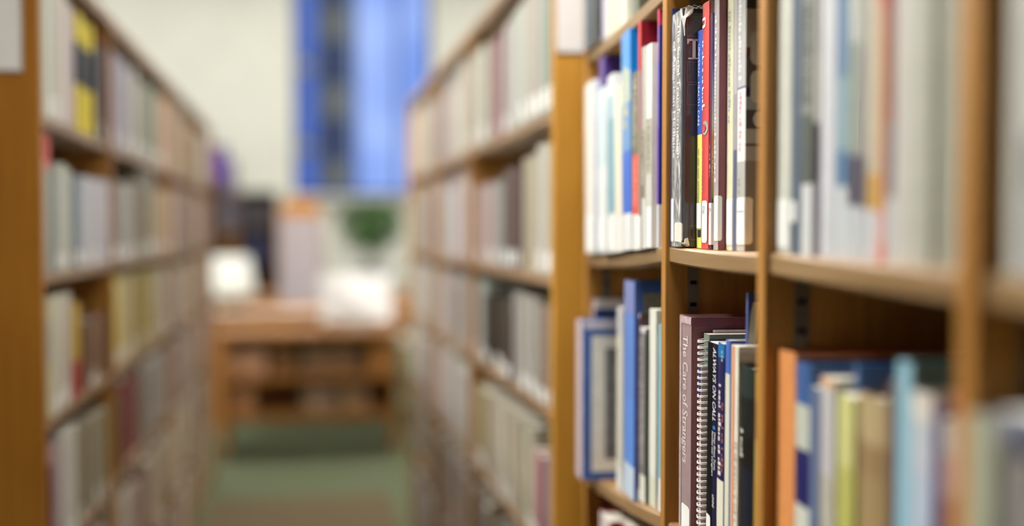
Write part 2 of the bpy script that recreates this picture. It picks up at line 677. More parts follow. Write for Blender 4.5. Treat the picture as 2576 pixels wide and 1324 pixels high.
def text_polys(txt, size, shear=0.0, spacing=1.0):
    """triangulated outlines of a line of lettering, x along the line, y up"""
    key = (txt, size, shear, spacing)
    if key in FONT_CACHE:
        return FONT_CACHE[key]
    cu = bpy.data.curves.new('lettering', 'FONT')
    cu.body = txt
    cu.size = size
    cu.shear = shear
    cu.space_character = spacing
    cu.resolution_u = 3
    cu.align_x = 'LEFT'
    o = bpy.data.objects.new('lettering', cu)
    col.objects.link(o)
    dg = bpy.context.evaluated_depsgraph_get()
    me = bpy.data.meshes.new_from_object(o.evaluated_get(dg))
    vs = [(v.co.x, v.co.y) for v in me.vertices]
    fs = [[vs[i] for i in p.vertices] for p in me.polygons]
    wdt = max((x for x, _ in vs), default=0)
    bpy.data.objects.remove(o)
    bpy.data.meshes.remove(me)
    bpy.data.curves.remove(cu)
    FONT_CACHE[key] = (fs, wdt)
    return FONT_CACHE[key]


def spine_text(book, txt, z_top, length, cap, s_mid, mat, name='title', shear=0.0, spacing=1.0):
    """lettering that runs down the spine, cap = letter height across the spine"""
    fs, wdt = text_polys(txt, 1.0, shear, spacing)
    kx, ky = length / wdt, cap / 0.70
    polys = [[(s_mid - cap / 2 + y * ky, z_top - x * kx) for x, y in f] for f in fs]
    return decal(name, book, polys, mat, 0.0004)


def cover_text(book, txt, s0, z0, size, mat, name='cover_lettering', wide=1.6):
    fs, wdt = text_polys(txt, 1.0)
    polys = [[(s0 + x * size * wide, z0 + y * size) for x, y in f] for f in fs]
    return decal(name, book, polys, mat, 0.0008)


def marks(book, z_top, z_bot, cap, s_mid, mat, seed=1):
    """a line of lettering too soft to read"""
    rnd = random.Random(seed)
    polys, z = [], z_top
    while z > z_bot + 0.006:
        w_ = rnd.uniform(0.002, 0.0045)
        c = cap * rnd.choice((0.6, 0.75, 1.0))
        polys.append([(s_mid - cap / 2, z - w_), (s_mid - cap / 2 + c, z - w_), (s_mid - cap / 2 + c, z), (s_mid - cap / 2, z)])
        z -= w_ + rnd.choice((0.0012, 0.0012, 0.0016, 0.0045))
    return decal('title', book, polys, mat, 0.0004)


def frame_polys(s0, s1, z0, z1, w_):
    return [[(s0, z0), (s1, z0), (s1, z0 + w_), (s0, z0 + w_)], [(s0, z1 - w_), (s1, z1 - w_), (s1, z1), (s0, z1)],
            [(s0, z0 + w_), (s0 + w_, z0 + w_), (s0 + w_, z1 - w_), (s0, z1 - w_)], [(s1 - w_, z0 + w_), (s1, z0 + w_), (s1, z1 - w_), (s1 - w_, z1 - w_)]]


def make_book(loc, rz, th, h, d, spine_m, cover_m, label, group, hard=True, bulge=0.0015, lean=0.0, page_m=None, name='book'):
    root = empty(name, loc, 0)
    root.rotation_euler = (lean, 0, rz)
    tag(root, label, 'book', group)
    bt = 0.0024 if hard else 0.0007                       # board thickness
    over = 0.003 if hard else 0.0
    bulge = min(bulge, th * 0.25)
    n = 6 if bulge > 0.0004 else 2
    ss = [-th / 2 + th * i / n for i in range(n + 1)]
    outer = [(d, th / 2)] + [spine_pos(s, th, bulge) for s in ss] + [(d, -th / 2)]
    inner = [(d, th / 2 - bt)] + [(x + bt, y * (1 - 2 * bt / th)) for x, y in [spine_pos(s, th, bulge) for s in ss]] + [(d, -th / 2 + bt)]
    k = len(outer)
    v, f, mi = [], [], []
    for z in (0.0, h):
        v += [(x, y, z) for x, y in outer] + [(x, y, z) for x, y in inner]
    for a in range(k - 1):
        is_sp = 1 if 1 <= a <= n else 0
        f.append((a, a + 1, 2 * k + a + 1, 2 * k + a)); mi.append(is_sp)
        f.append((k + a + 1, k + a, 3 * k + a, 3 * k + a + 1)); mi.append(0)
        f.append((a + 1, a, k + a, k + a + 1)); mi.append(is_sp)
        f.append((2 * k + a, 2 * k + a + 1, 3 * k + a + 1, 3 * k + a)); mi.append(is_sp)
    f.append((0, 2 * k, 3 * k, k)); mi.append(0)
    f.append((k - 1, 2 * k - 1, 4 * k - 1, 3 * k - 1)); mi.append(0)
    mesh_obj('cover', v, f, [cover_m, spine_m], root, mi)
    yb = th / 2 - bt - 0.0001
    MB().box(bulge + bt + 0.0004, d - over, -yb, yb, over + 0.0002, h - over - 0.0004).build('page_block', page_m or PAPER, root)
    return {'root': root, 'th': th, 'h': h, 'd': d, 'bulge': bulge, 'loc': Vector(loc)}


NEAR_GROUP = {}
BOOKS = {}


def row(bay, lev, entries, p_range=(0.002, 0.034), ymid=400, group=None, lean=0.0):
    """books on one shelf of the near case, far to near; xl, xr are the pixels of the spine's two edges"""
    n0, f0 = bay_ends(bay)
    cur = f0 - 0.0020
    for e in entries:
        xl, xr, yt = e['x'][0], e['x'][1], e['yt']
        if 'p' in e:
            p = e['p']
        else:
            p = p_range[0]
            # push the book in until it touches its neighbour
            for i in range(80):
                t = n_t(xl, ymid, p)[0]
                if t >= cur or p >= p_range[1]:
                    break
                p += 0.0005
            while n_t(xl, ymid, p)[0] > cur and p > -0.02:
                p -= 0.0005
        t_f = min(n_t(xl, ymid, p)[0], cur)
        t_n = n_t(xr, ymid, p)[0]
        th = max(0.006, t_f - t_n)
        if 'th' in e:
            th = e['th']
        th = min(th, t_f - n0 - 0.0006)
        if th < 0.003:
            print('NO ROOM', bay, lev, e['x'])
            continue
        t_c = t_f - th / 2
        ln = e.get('lean', lean)
        zb = th / 2 * abs(math.sin(ln)) + max(shelf_z(bay, lev, t_f), shelf_z(bay, lev, t_f - th)) + 0.0004
        zt = n_t(xl, yt, p)[1]
        h = zt - zb
        sp = e.get('spine', (220, 220, 215))
        zy = lambda y, xm=(xl + xr) / 2, p=p, zb=zb: n_t(xm, y, p)[1] - zb

        def bandm(stops, soft=False):
            # stops: [(y pixel where the band starts, colour)] from the top down
            out = []
            ys = [s[0] for s in stops]
            for i, (y, c) in enumerate(stops):
                lo = 0.0 if i == len(stops) - 1 else max(0.0, zy(ys[i + 1]))
                out.append((lo, c))
            return banded(out, 0.4, e.get('coat', 0.2), soft)
        spm = bandm(e['bands']) if 'bands' in e else plain(sp, 0.42, 0.4, 0.08, 60, 0.0, e.get('coat', 0.2))
        cv = e.get('cover', sp)
        cvm = bandm(e['cbands'], e.get('csoft', False)) if 'cbands' in e else plain(cv, 0.42, 0.4, 0.10, 30, 0.0, e.get('coat', 0.2))
        b = make_book(n_world(t_c, p, zb), -NYAW, th, h, min(e.get('d', 0.16), NDEP - p - 0.004), spm, cvm,
                      e['label'], group, e.get('hard', False), e.get('bulge', 0.0008), ln, e.get('pages'))
        b['zy'] = zy
        b['p'] = p
        if 'sticker' in e:
            y0, y1 = e['sticker'][:2]
            s0, s1 = (e['sticker'][2:4] if len(e['sticker']) > 2 else (-0.9, 0.9))
            decal('spine_label', b, strip(s0 * th / 2, s1 * th / 2 if s1 <= 1 else th / 2 + (s1 - 1), max(0.001, zy(y1)), zy(y0), th, 10, 0.002),
                  STICKER, 0.0005)
        if 'marks' in e:
            for q, (y0, y1, frac, s_mid, c) in enumerate(e['marks']):
                marks(b, zy(y0), max(0.002, zy(y1)), th * frac, th * s_mid, plain(c, 0.6, 0.2), seed=int(xl) + q)
        if 'key' in e:
            BOOKS[e['key']] = b
        gap = cur - t_f
        cur = t_f - th - 0.0004
        e['_p'] = p
    return cur


WHT = (232, 232, 226)
# second bay, upper shelf: the sharp one
row(2, 'mid', [
    dict(x=(1679, 1686), yt=30, spine=(34, 36, 70), cover=(38, 40, 78), d=0.20, label='thin navy book just showing behind the foil-wrapped grey spine', p=0.004, hard=True),
    dict(x=(1688, 1715), yt=42, spine=(150, 152, 154), cover=(46, 46, 50), coat=0.9, bulge=0.0008, d=0.155, key='T', p=0.004,
         label='worn black book in crinkled clear wrap with a large serif T on its cover'),
    dict(x=(1752, 1764), yt=82, bands=[(82, (64, 98, 190)), (342, (238, 226, 116))], cover=(60, 92, 180), d=0.14, key='UHC', p=0.020,
         label='slim blue and yellow book about universal health care beside the T book'),
    dict(x=(1764, 1781), yt=14, spine=(214, 80, 78), cover=(226, 222, 214), coat=0.6, bulge=0.001, d=0.165, key='RED',
         label='glossy red book with white lettering, taller than the blue and yellow one'),
    dict(x=(1784, 1789), yt=36, spine=(92, 44, 70), cbands=[(36, (84, 104, 184)), (130, (120, 140, 200)), (170, (172, 196, 222)), (250, (226, 228, 214)), (310, (232, 160, 86)), (345, (240, 214, 168)), (420, (214, 176, 120)), (450, (160, 176, 84)), (490, (66, 56, 70)), (540, (60, 54, 92))],
         csoft=True, d=0.15, key='PUR', label='thin maroon-spined book with a sunset picture of a building on its cover'),
    dict(x=(1794, 1806), yt=-34, spine=(178, 166, 170), cover=(126, 62, 84), coat=0.7, hard=True, d=0.17, key='MAUVE', sticker=(493, 606, -0.2, 1.004),
         marks=[(40, 470, 0.30, 0.0, (226, 222, 222))], label='burgundy hardcover with a misted plastic spine wrap, between red and cream books'),
    dict(x=(1827, 1842), yt=-30, spine=(218, 216, 186), cover=(206, 204, 178), d=0.15, sticker=(500, 616, -0.85, 1.003), marks=[(30, 320, 0.32, 0.0, (158, 166, 178))],
         key='CREAM', label='cream paperback with pale blue lettering beside the burgundy cover'),
    dict(x=(1843, 1852), yt=-40, bands=[(-40, (186, 184, 188)), (240, (160, 158, 164)), (380, (92, 100, 128))], cover=(190, 186, 196), d=0.15,
         label='grey-topped navy-bottomed thin book next to the cream paperback'),
    dict(x=(1853, 1873), yt=-45, bands=[(-45, (190, 190, 192)), (221, (60, 60, 110)), (226, (236, 232, 232)), (408, (178, 178, 174))],
         cbands=[(-45, (70, 72, 74)), (30, (176, 178, 190)), (128, (110, 58, 52)), (152, (92, 92, 96)), (224, (34, 40, 92)), (250, (160, 176, 196)), (280, (84, 86, 92)), (330, (176, 186, 190)), (366, (110, 104, 110)), (372, (172, 180, 184)), (408, (140, 140, 138))],
         sticker=(497, 615, -0.9, 1.008), marks=[(0, 218, 0.34, -0.1, (238, 238, 236)), (232, 392, 0.26, 0.0, (214, 150, 164)), (450, 495, 0.2, -0.1, (150, 140, 140))], d=0.17, key='PHOTO',
         label='grey book with a dark picture cover and white spine block, beside the upright'),
], p_range=(0.004, 0.036), ymid=330, group='books on the upper shelf of the sharp bay')

SILVER = plain((234, 234, 232), 0.35, 0.5, 0.05)
def crinkled():
    m, n, l, bb = new_mat('crinkled_clear_wrap')
    tc = n.new('ShaderNodeTexCoord')
    mp = n.new('ShaderNodeMapping')
    mp.inputs['Scale'].default_value = (60, 150, 26)
    mp.inputs['Rotation'].default_value = (0.25, 0, 0)
    l.new(tc.outputs['Object'], mp.inputs['Vector'])
    no = n.new('ShaderNodeTexNoise')
    no.inputs['Scale'].default_value = 1.6
    no.inputs['Detail'].default_value = 5
    no.inputs['Distortion'].default_value = 1.2
    l.new(mp.outputs['Vector'], no.inputs['Vector'])
    rp = n.new('ShaderNodeValToRGB')
    for p_, c in ((0.36, (104, 106, 108)), (0.64, (212, 212, 214))):
        e_ = rp.color_ramp.elements[0 if p_ < 0.5 else 1]
        e_.position, e_.color = p_, rgba(c)
    md = rp.color_ramp.elements.new(0.5)
    md.color = rgba((140, 140, 142))
    l.new(no.outputs['Fac'], rp.inputs['Fac'])
    l.new(rp.outputs['Color'], bb.inputs['Base Color'])
    bp = n.new('ShaderNodeBump')
    bp.inputs['Strength'].default_value = 0.5
    bp.inputs['Distance'].default_value = 0.003
    l.new(no.outputs['Fac'], bp.inputs['Height'])
    l.new(bp.outputs['Normal'], bb.inputs['Normal'])
    bb.inputs['Roughness'].default_value = 0.25
    return m


b = BOOKS['T']
zy, th = b['zy'], b['th']
for ch in b['root'].children:
    if ch.name.startswith('cover'):
        ch.data.materials[1] = crinkled()
decal('hinge', b, strip(th * 0.38, th / 2 + 0.003, 0.001, b['h'] - 0.001, th, 4), plain((74, 80, 88), 0.3, 0.5, 0.2, 80), 0.00025)
spine_text(b, 'The Social Transformation', zy(62), zy(62) - zy(398), th * 0.24, th * 0.20, SILVER)
spine_text(b, 'of American Medicine', zy(100), zy(100) - zy(396), th * 0.26, -th * 0.20, SILVER)
c0 = th / 2
PINKISH = plain((226, 196, 186), 0.5, 0.3)
BOXLINE = plain((134, 116, 106), 0.5, 0.3)
# serif T on the front cover
zt, zb = zy(107), zy(157)
sx = c0 + 0.0046
tw = 0.0158
st = 0.0036
T_ = [[(sx, zt - 0.0022), (sx + tw, zt - 0.0022), (sx + tw, zt), (sx, zt)],
      [(sx, zt - 0.0052), (sx + 0.0010, zt - 0.0062), (sx + 0.0030, zt - 0.002), (sx, zt - 0.002)],
      [(sx + tw - 0.0012, zt - 0.0062), (sx + tw, zt - 0.0062), (sx + tw, zt - 0.002), (sx + tw - 0.003, zt - 0.002)],
      [(sx + tw / 2 - st / 2, zb), (sx + tw / 2 + st / 2, zb), (sx + tw / 2 + st / 2, zt), (sx + tw / 2 - st / 2, zt)],
      [(sx + tw / 2 - 0.0065, zb), (sx + tw / 2 + 0.0065, zb), (sx + tw / 2 + 0.0065, zb + 0.0016), (sx + tw / 2 - 0.0065, zb + 0.0016)]]
decal('cover_letter', b, T_, PINKISH, 0.0005)
for y0, y1, ds in ((51, 101, 0.0045), (163, 214, 0.0048), (219, 270, 0.0052), (568, 603, 0.0085)):
    decal('cover_box', b, frame_polys(c0 + ds, c0 + ds + 0.03, zy(y1), zy(y0), 0.0004), BOXLINE, 0.0004)
decal('cover_stripe', b, [[(c0 + 0.008, zy(45)), (c0 + 0.05, zy(45)), (c0 + 0.05, zy(44)), (c0 + 0.008, zy(44))]], BOXLINE, 0.0004)
decal('cover_picture', b, [[(c0 + 0.012, zy(98)), (c0 + 0.04, zy(98)), (c0 + 0.04, zy(58)), (c0 + 0.022, zy(70))]], plain((74, 44, 50), 0.5, 0.3), 0.00035)
decal('spine_label', b, strip(-th * 0.12, c0 + 0.0006, zy(608), zy(560), th, 8, 0.002), plain((214, 210, 200), 0.5, 0.3), 0.0006)
decal('spine_sticker', b, strip(-th * 0.5, -th * 0.20, zy(608), zy(499), th, 6, 0.0015), STICKER, 0.0006)
TORN = plain((236, 234, 228), 0.7, 0.2)


def scrap(book, pts, mat, thick=0.0012):
    """torn end of the wrapping: a ragged flake standing off the cover"""
    v, f = [], []
    k = len(pts)
    for off in (0.0007, 0.0007 + thick):
        for s, z in pts:
            x, y = spine_pos(s, book['th'], book['bulge'], off)
            v.append((x, y, z))
    f.append(tuple(range(k)))
    f.append(tuple(k + a for a in reversed(range(k))))
    for a in range(k):
        c = (a + 1) % k
        f.append((a, c, k + c, k + a))
    return mesh_obj('torn_wrap', v, f, mat, book['root'])


hT = b['h']
scrap(b, [(c0 - 0.004, hT + 0.0006), (c0 - 0.003, hT - 0.006), (c0 - 0.0005, hT - 0.010), (c0 + 0.0004, hT - 0.022), (c0 + 0.0012, hT - 0.030), (c0 + 0.0020, hT - 0.030), (c0 + 0.0016, hT - 0.018), (c0 + 0.0030, hT - 0.0105), (c0 + 0.0070, hT - 0.0080), (c0 + 0.0105, hT - 0.0045), (c0 + 0.0115, hT + 0.0006), (c0 + 0.004, hT + 0.0018)], TORN)
scrap(b, [(c0 - 0.006, 0.0006), (c0 - 0.003, 0.006), (c0 + 0.002, 0.004), (c0 + 0.003, 0.009), (c0 + 0.006, 0.010), (c0 + 0.008, 0.002), (c0 + 0.006, 0.0006)], TORN, 0.002)
# clear tape that runs round the head of the spine, and the loose threads of the binding
for q in range(5):
    z0 = hT + 0.0005
    x0 = 0.004 + q * 0.006
    MB().tube([(x0, -th * (0.45 - 0.1 * q), z0), (x0 + 0.005, -th * 0.35, z0 + 0.004 + 0.001 * (q % 2)), (x0 + 0.012, -th * (0.2 + 0.05 * q), z0 + 0.0035), (x0 + 0.017, -th * 0.3, z0 + 0.001)], 0.0003, 5).build('loose_thread', TORN, b['root'])
CLEAR = plain((206, 208, 210), 0.12, 0.8, 0.3, 90)
rnd = random.Random(5)
z = hT - 0.004
while z > 0.06:
    k = rnd.uniform(0.008, 0.02)
    s0 = rnd.uniform(-0.46, 0.30) * th
    decal('wrap_crease', b, [[(s0, z), (s0 + rnd.uniform(0.0006, 0.002), z - k), (s0 + rnd.uniform(0.001, 0.004), z - k * 0.4)]], CLEAR, 0.0007)
    z -= rnd.uniform(0.003, 0.012)

b = BOOKS['UHC']
zy, th = b['zy'], b['th']
spine_text(b, 'UNIVERSAL  HEALTH  CARE', zy(112), zy(112) - zy(318), th * 0.36, 0.0, plain((206, 220, 240), 0.5, 0.3))
spine_text(b, 'PAT  AND  HUGH  ARMSTRONG', zy(375), zy(375) - zy(512), th * 0.32, 0.0, plain((70, 100, 120), 0.5, 0.3), 'author')
decal('spine_label', b, strip(-th * 0.42, th / 2 + 0.001, zy(575), zy(511), th, 6), STICKER, 0.0006)
decal('publisher_mark', b, strip(-th * 0.1, th * 0.45, zy(597), zy(578), th, 4), plain((44, 44, 46), 0.5, 0.3), 0.0004)

b = BOOKS['RED']
zy, th = b['zy'], b['th']
LET = plain((238, 232, 228), 0.5, 0.3)
for y0, y1, s0, s1 in ((44, 50, -0.45, 0.05), (62, 69, -0.45, 0.05), (140, 144, -0.4, -0.1), (218, 222, -0.4, -0.1), (262, 268, -0.45, 0.05)):
    decal('spine_letter', b, strip(s0 * th, s1 * th, zy(y1), zy(y0), th, 3), LET, 0.0004)
decal('spine_letter', b, [[(s * th, z) for s, z in ((0.0, zy(44)), (0.1, zy(48)), (0.12, zy(57)), (0.1, zy(65)), (0.0, zy(69)), (-0.05, zy(66)), (0.02, zy(57)), (-0.05, zy(47)))]], LET, 0.0004)
marks(b, zy(100), zy(290), th * 0.2, -th * 0.35, LET, 3)
marks(b, zy(372), zy(500), th * 0.18, -th * 0.35, plain((206, 150, 140), 0.5, 0.3), 4)
EMB = plain((176, 172, 170), 0.3, 0.6)
decal('emblem', b, [[(th * (0.05 + 0.40 * math.cos(a)), zy(322) + 0.0075 * math.sin(a)) for a in [i * math.pi / 8 for i in range(16)]]], EMB, 0.0004)
decal('emblem_centre', b, [[(th * (-0.1 + 0.28 * math.cos(a)), zy(322) + 0.0045 * math.sin(a)) for a in [i * math.pi / 8 for i in range(16)]]], plain((196, 84, 80), 0.4, 0.4), 0.0006)
decal('spine_label', b, strip(-th * 0.30, th * 0.42, zy(611), zy(505), th, 8, 0.003), STICKER, 0.0006)
cover_text(b, '73', -th * 0.16, zy(527), 0.0036 / 0.7, plain((120, 118, 122), 0.6, 0.2), 'shelf_mark')
cover_text(b, '02', -th * 0.20, zy(537), 0.0036 / 0.7, plain((120, 118, 122), 0.6, 0.2), 'shelf_mark')
# red cover edge: a strip of the red print folds onto the near side
decal('cover_fold', b, strip(th / 2, th / 2 + 0.0012, 0.001, b['h'] - 0.001, th, 1), plain((200, 70, 70), 0.4, 0.4), 0.0003)

b = BOOKS['PUR']
zy, th = b['zy'], b['th']
c0 = th / 2
decal('spine_label', b, strip(-th * 0.45, c0 + 0.0035, zy(616), zy(511), th, 8, 0.0015), STICKER, 0.0006)
marks(b, zy(365), zy(470), th * 0.3, 0.0, plain((206, 176, 130), 0.5, 0.3), 6)
cover_text(b, '73', -th * 0.3, zy(532), 0.0036 / 0.7, plain((120, 112, 118), 0.6, 0.2), 'shelf_mark', 1.0)
cover_text(b, 'R', -th * 0.3, zy(542), 0.0036 / 0.7, plain((120, 112, 118), 0.6, 0.2), 'shelf_mark', 1.0)
decal('cover_picture', b, [[(c0 + 0.0004, zy(500)), (c0 + 0.0012, zy(500)), (c0 + 0.0042, zy(560)), (c0 + 0.0030, zy(560))]] +
      [[(c0 + 0.0002, zy(y)), (c0 + 0.008, zy(y - 2)), (c0 + 0.008, zy(y - 3.5)), (c0 + 0.0002, zy(y - 1.5))] for y in (401, 416, 441)] +
      [[(c0 + 0.0010, zy(420)), (c0 + 0.0016, zy(420)), (c0 + 0.0050, zy(480)), (c0 + 0.0042, zy(480))]], plain((92, 62, 40), 0.5, 0.3), 0.0004)
b = BOOKS['PHOTO']
zy, th = b['zy'], b['th']
c0 = th / 2
BLOB = plain((196, 206, 208), 0.4, 0.4)
for y0, y1, ds in ((84, 168, 0.0045), (182, 262, 0.0048), (284, 322, 0.0075)):
    decal('cover_picture', b, strip(c0 + ds, c0 + ds + 0.024, zy(y1), zy(y0), th, 12, 0.006), BLOB, 0.0004)
decal('shelf_mark', b, strip(-th * 0.35, th * 0.42, zy(534), zy(531), th, 4), plain((150, 150, 176), 0.5, 0.3), 0.0007)

# second bay, lower shelf
row(2, 'low', [
    dict(x=(1708, 1736), yt=791, spine=(158, 134, 140), cover=(122, 62, 68), coat=0.8, hard=True, bulge=0.001, d=0.175, key='CARE', p=0.008,
         label='burgundy hardcover in clear wrap about the care of strangers, behind the spiral book'),
    dict(x=(1787, 1791), yt=828, spine=(230, 228, 220), cover=(230, 228, 220), d=0.17, p=0.032, label='white book behind the wire-bound one, only its head showing', key='WHITEBACK'),
    dict(x=(1766, 1776), yt=837, spine=(118, 134, 122), cover=(112, 128, 116), d=0.20, key='SPIRAL', p=0.020, hard=False, pages=plain((240, 214, 216), 0.8, 0.1), th=0.020,
         label='wire-bound book with a grey-green cover and pinkish pages'),
    dict(x=(1777, 1801), yt=857, bands=[(857, (12, 14, 56)), (1400, (12, 14, 56))], cover=(20, 24, 60), coat=0.0, d=0.14, key='CALL', hard=False, lean=0.012,
         label='black and navy book about being always on call, beside the wire-bound book'),
    dict(x=(1802, 1818), yt=860, bands=[(860, (16, 110, 176)), (902, (14, 22, 78)), (1210, (222, 220, 206))], cover=(30, 40, 92), d=0.14, key='THIRD', hard=False, lean=0.012,
         label='slim navy book with a bright blue block at its head'),
    dict(x=(1821, 1832), yt=853, bands=[(853, (72, 104, 190)), (942, (214, 214, 202))], cbands=[(838, (234, 208, 174)), (853, (70, 102, 188))], d=0.15, lean=0.010,
         label='pale book with a blue head between the navy book and the orange-striped one', key='BLUEHEAD'),
    dict(x=(1868, 1876), yt=735, spine=(74, 88, 150), cover=(64, 78, 146), d=0.19, key='TALLNAVY', lean=0.011, p=0.034, hard=True,
         label='tall navy book with a pale curved band on its cover, pushed back'),
    dict(x=(1836, 1853), yt=866, spine=(226, 222, 210), cover=(222, 216, 206), d=0.15, key='STRIPE', lean=0.010, marks=[(1110, 1320, 0.3, 0.3, (180, 170, 170))],
         label='white book with an orange stripe down its spine'),
    dict(x=(1858, 1890), yt=916, bands=[(916, (30, 46, 44)), (1000, (16, 22, 24)), (1100, (6, 6, 8)), (1180, (12, 22, 38))], coat=0.0, cover=(20, 28, 34), d=0.14, hard=True, bulge=0.0015, key='DARK', lean=0.012,
         marks=[(1085, 1175, 0.25, -0.32, (196, 196, 190))], label='thick blackish green hardcover near the upright, below the orange-striped book'),
    dict(x=(1895, 1906), yt=935, bands=[(935, (142, 128, 54)), (1010, (92, 72, 44)), (1110, (150, 146, 90)), (1200, (166, 138, 60))], d=0.13, label='olive yellow book squeezed against the upright', lean=0.012, key='OLIVE'),
], p_range=(0.004, 0.040), ymid=1050, group='books on the lower shelf of the sharp bay')

if 'CARE' in BOOKS:
    b = BOOKS['CARE']
    zy, th = b['zy'], b['th']
    spine_text(b, 'The Care of Strangers', zy(842), zy(842) - zy(1165), th * 0.40, th * 0.08, plain((226, 214, 212), 0.4, 0.4))
    c0 = th / 2
    GOLD = plain((172, 112, 66), 0.4, 0.5)
    decal('cover_frame', b, frame_polys(c0 + 0.003, c0 + 0.16, 0.01, zy(820), 0.0004), GOLD, 0.0004)
    decal('spine_label', b, strip(-th * 0.2, th * 0.46, 0.002, zy(1268), th, 6, 0.002), STICKER, 0.0006)
    decal('wrap_edge', b, strip(-th * 0.5, -th * 0.30, 0.002, b['h'] - 0.001, th, 4), plain((206, 190, 198), 0.15, 0.7, 0.25, 120), 0.0005)
    decal('wrap_edge', b, strip(-th * 0.5, c0, b['h'] - 0.008, b['h'] - 0.0005, th, 6), plain((196, 176, 182), 0.15, 0.7, 0.25, 120), 0.0006)
if 'SPIRAL' in BOOKS:
    b = BOOKS['SPIRAL']
    th, zy = b['th'], b['zy']
    pitch = 0.0065
    n_loops = int((b['h'] - 0.012) / pitch)
    ring = MB()
    for dz in (-0.0007, 0.0007):
        pts = [(0.0015 + 0.0090 * math.cos(a) - 0.002, (th * 0.46) * math.sin(a), dz + 0.0011 * math.cos(a)) for a in [i * 2 * math.pi / 18 for i in range(18)]]
        ring.tube(pts, 0.00055, 6, closed=True)
    loop0 = None
    for i in range(n_loops):
        z = b['h'] - 0.007 - i * pitch
        if loop0 is None:
            lo = ring.build('wire_loop', WIRE, b['root'], smooth=True)
            loop0 = lo.data
        else:
            lo = link(bpy.data.objects.new('wire_loop', loop0), b['root'])
        lo.location = (0.001, 0, z)
    MB().box(-0.0058, 0.006, -th * 0.16, th * 0.10, 0.001, b['h'] - 0.034).build('page_edge', plain((238, 212, 214), 0.7, 0.2), b['root'])
    MB().box(-0.0074, -0.0059, -th * 0.05, th * 0.02, b['h'] - 0.066, b['h'] - 0.034).build('blue_tab', plain((74, 104, 190), 0.6, 0.2), b['root'])
ITAL = plain((232, 234, 238), 0.5, 0.3)
if 'CALL' in BOOKS:
    b = BOOKS['CALL']
    zy, th = b['zy'], b['th']
    decal('spine_print', b, strip(-th * 0.5, th * 0.10, 0.001, b['h'] - 0.0005, th, 6), plain((6, 6, 8), 0.6, 0.08), 0.0002)
    spine_text(b, 'ALWAYS ON CALL', zy(872), zy(872) - zy(1056), th * 0.27, th * 0.26, ITAL, shear=0.25)
    decal('spine_mark', b, strip(th * 0.16, th * 0.36, zy(1076), zy(1068), th, 3), plain((40, 120, 190), 0.5, 0.3), 0.0004)
    spine_text(b, 'When Illness Turns', zy(1081), zy(1081) - zy(1178), th * 0.15, th * 0.34, ITAL, 'subtitle', 0.25)
    spine_text(b, 'Families into Caregivers', zy(1081), zy(1081) - zy(1196), th * 0.15, th * 0.14, ITAL, 'subtitle', 0.25)
    spine_text(b, 'LEVINE', zy(1240), zy(1240) - zy(1274), th * 0.16, th * 0.24, ITAL, 'author', 0.2)
    decal('spine_label', b, strip(-th * 0.5, th * 0.0, 0.002, zy(1300), th, 6, 0.002), STICKER, 0.0006)
if 'THIRD' in BOOKS:
    b = BOOKS['THIRD']
    zy, th = b['zy'], b['th']
    marks(b, zy(966), zy(1038), th * 0.34, -th * 0.05, plain((206, 196, 196), 0.5, 0.3), 21)
    marks(b, zy(1040), zy(1205), th * 0.40, -th * 0.02, plain((222, 208, 200), 0.5, 0.3), 22)
    marks(b, zy(1010), zy(1200), th * 0.22, th * 0.36, plain((150, 84, 92), 0.5, 0.3), 23)
    marks(b, zy(880), zy(922), th * 0.2, th * 0.25, plain((150, 180, 200), 0.5, 0.3), 9)
if 'TALLNAVY' in BOOKS:
    b = BOOKS['TALLNAVY']
    zy, th = b['zy'], b['th']
    c0 = th / 2
    decal('cover_band', b, [[(c0 + 0.0003, zy(866)), (c0 + 0.0075, zy(866)), (c0 + 0.0086, zy(830)), (c0 + 0.0096, zy(790)), (c0 + 0.011, zy(758)),
                             (c0 + 0.0050, zy(758)), (c0 + 0.0022, zy(790)), (c0 + 0.0008, zy(830))]], plain((214, 214, 204), 0.5, 0.3), 0.0004)
if 'STRIPE' in BOOKS:
    b = BOOKS['STRIPE']
    zy, th = b['zy'], b['th']
    decal('spine_stripe', b, strip(-th * 0.28, th * 0.10, 0.001, b['h'] - 0.0005, th, 4), plain((206, 136, 92), 0.5, 0.3), 0.0003)
    decal('cover_print', b, [[(th / 2 + 0.001, zy(918)), (th / 2 + 0.02, zy(918)), (th / 2 + 0.02, zy(884)), (th / 2 + 0.001, zy(884))]], plain((190, 178, 166), 0.5, 0.3), 0.0004)

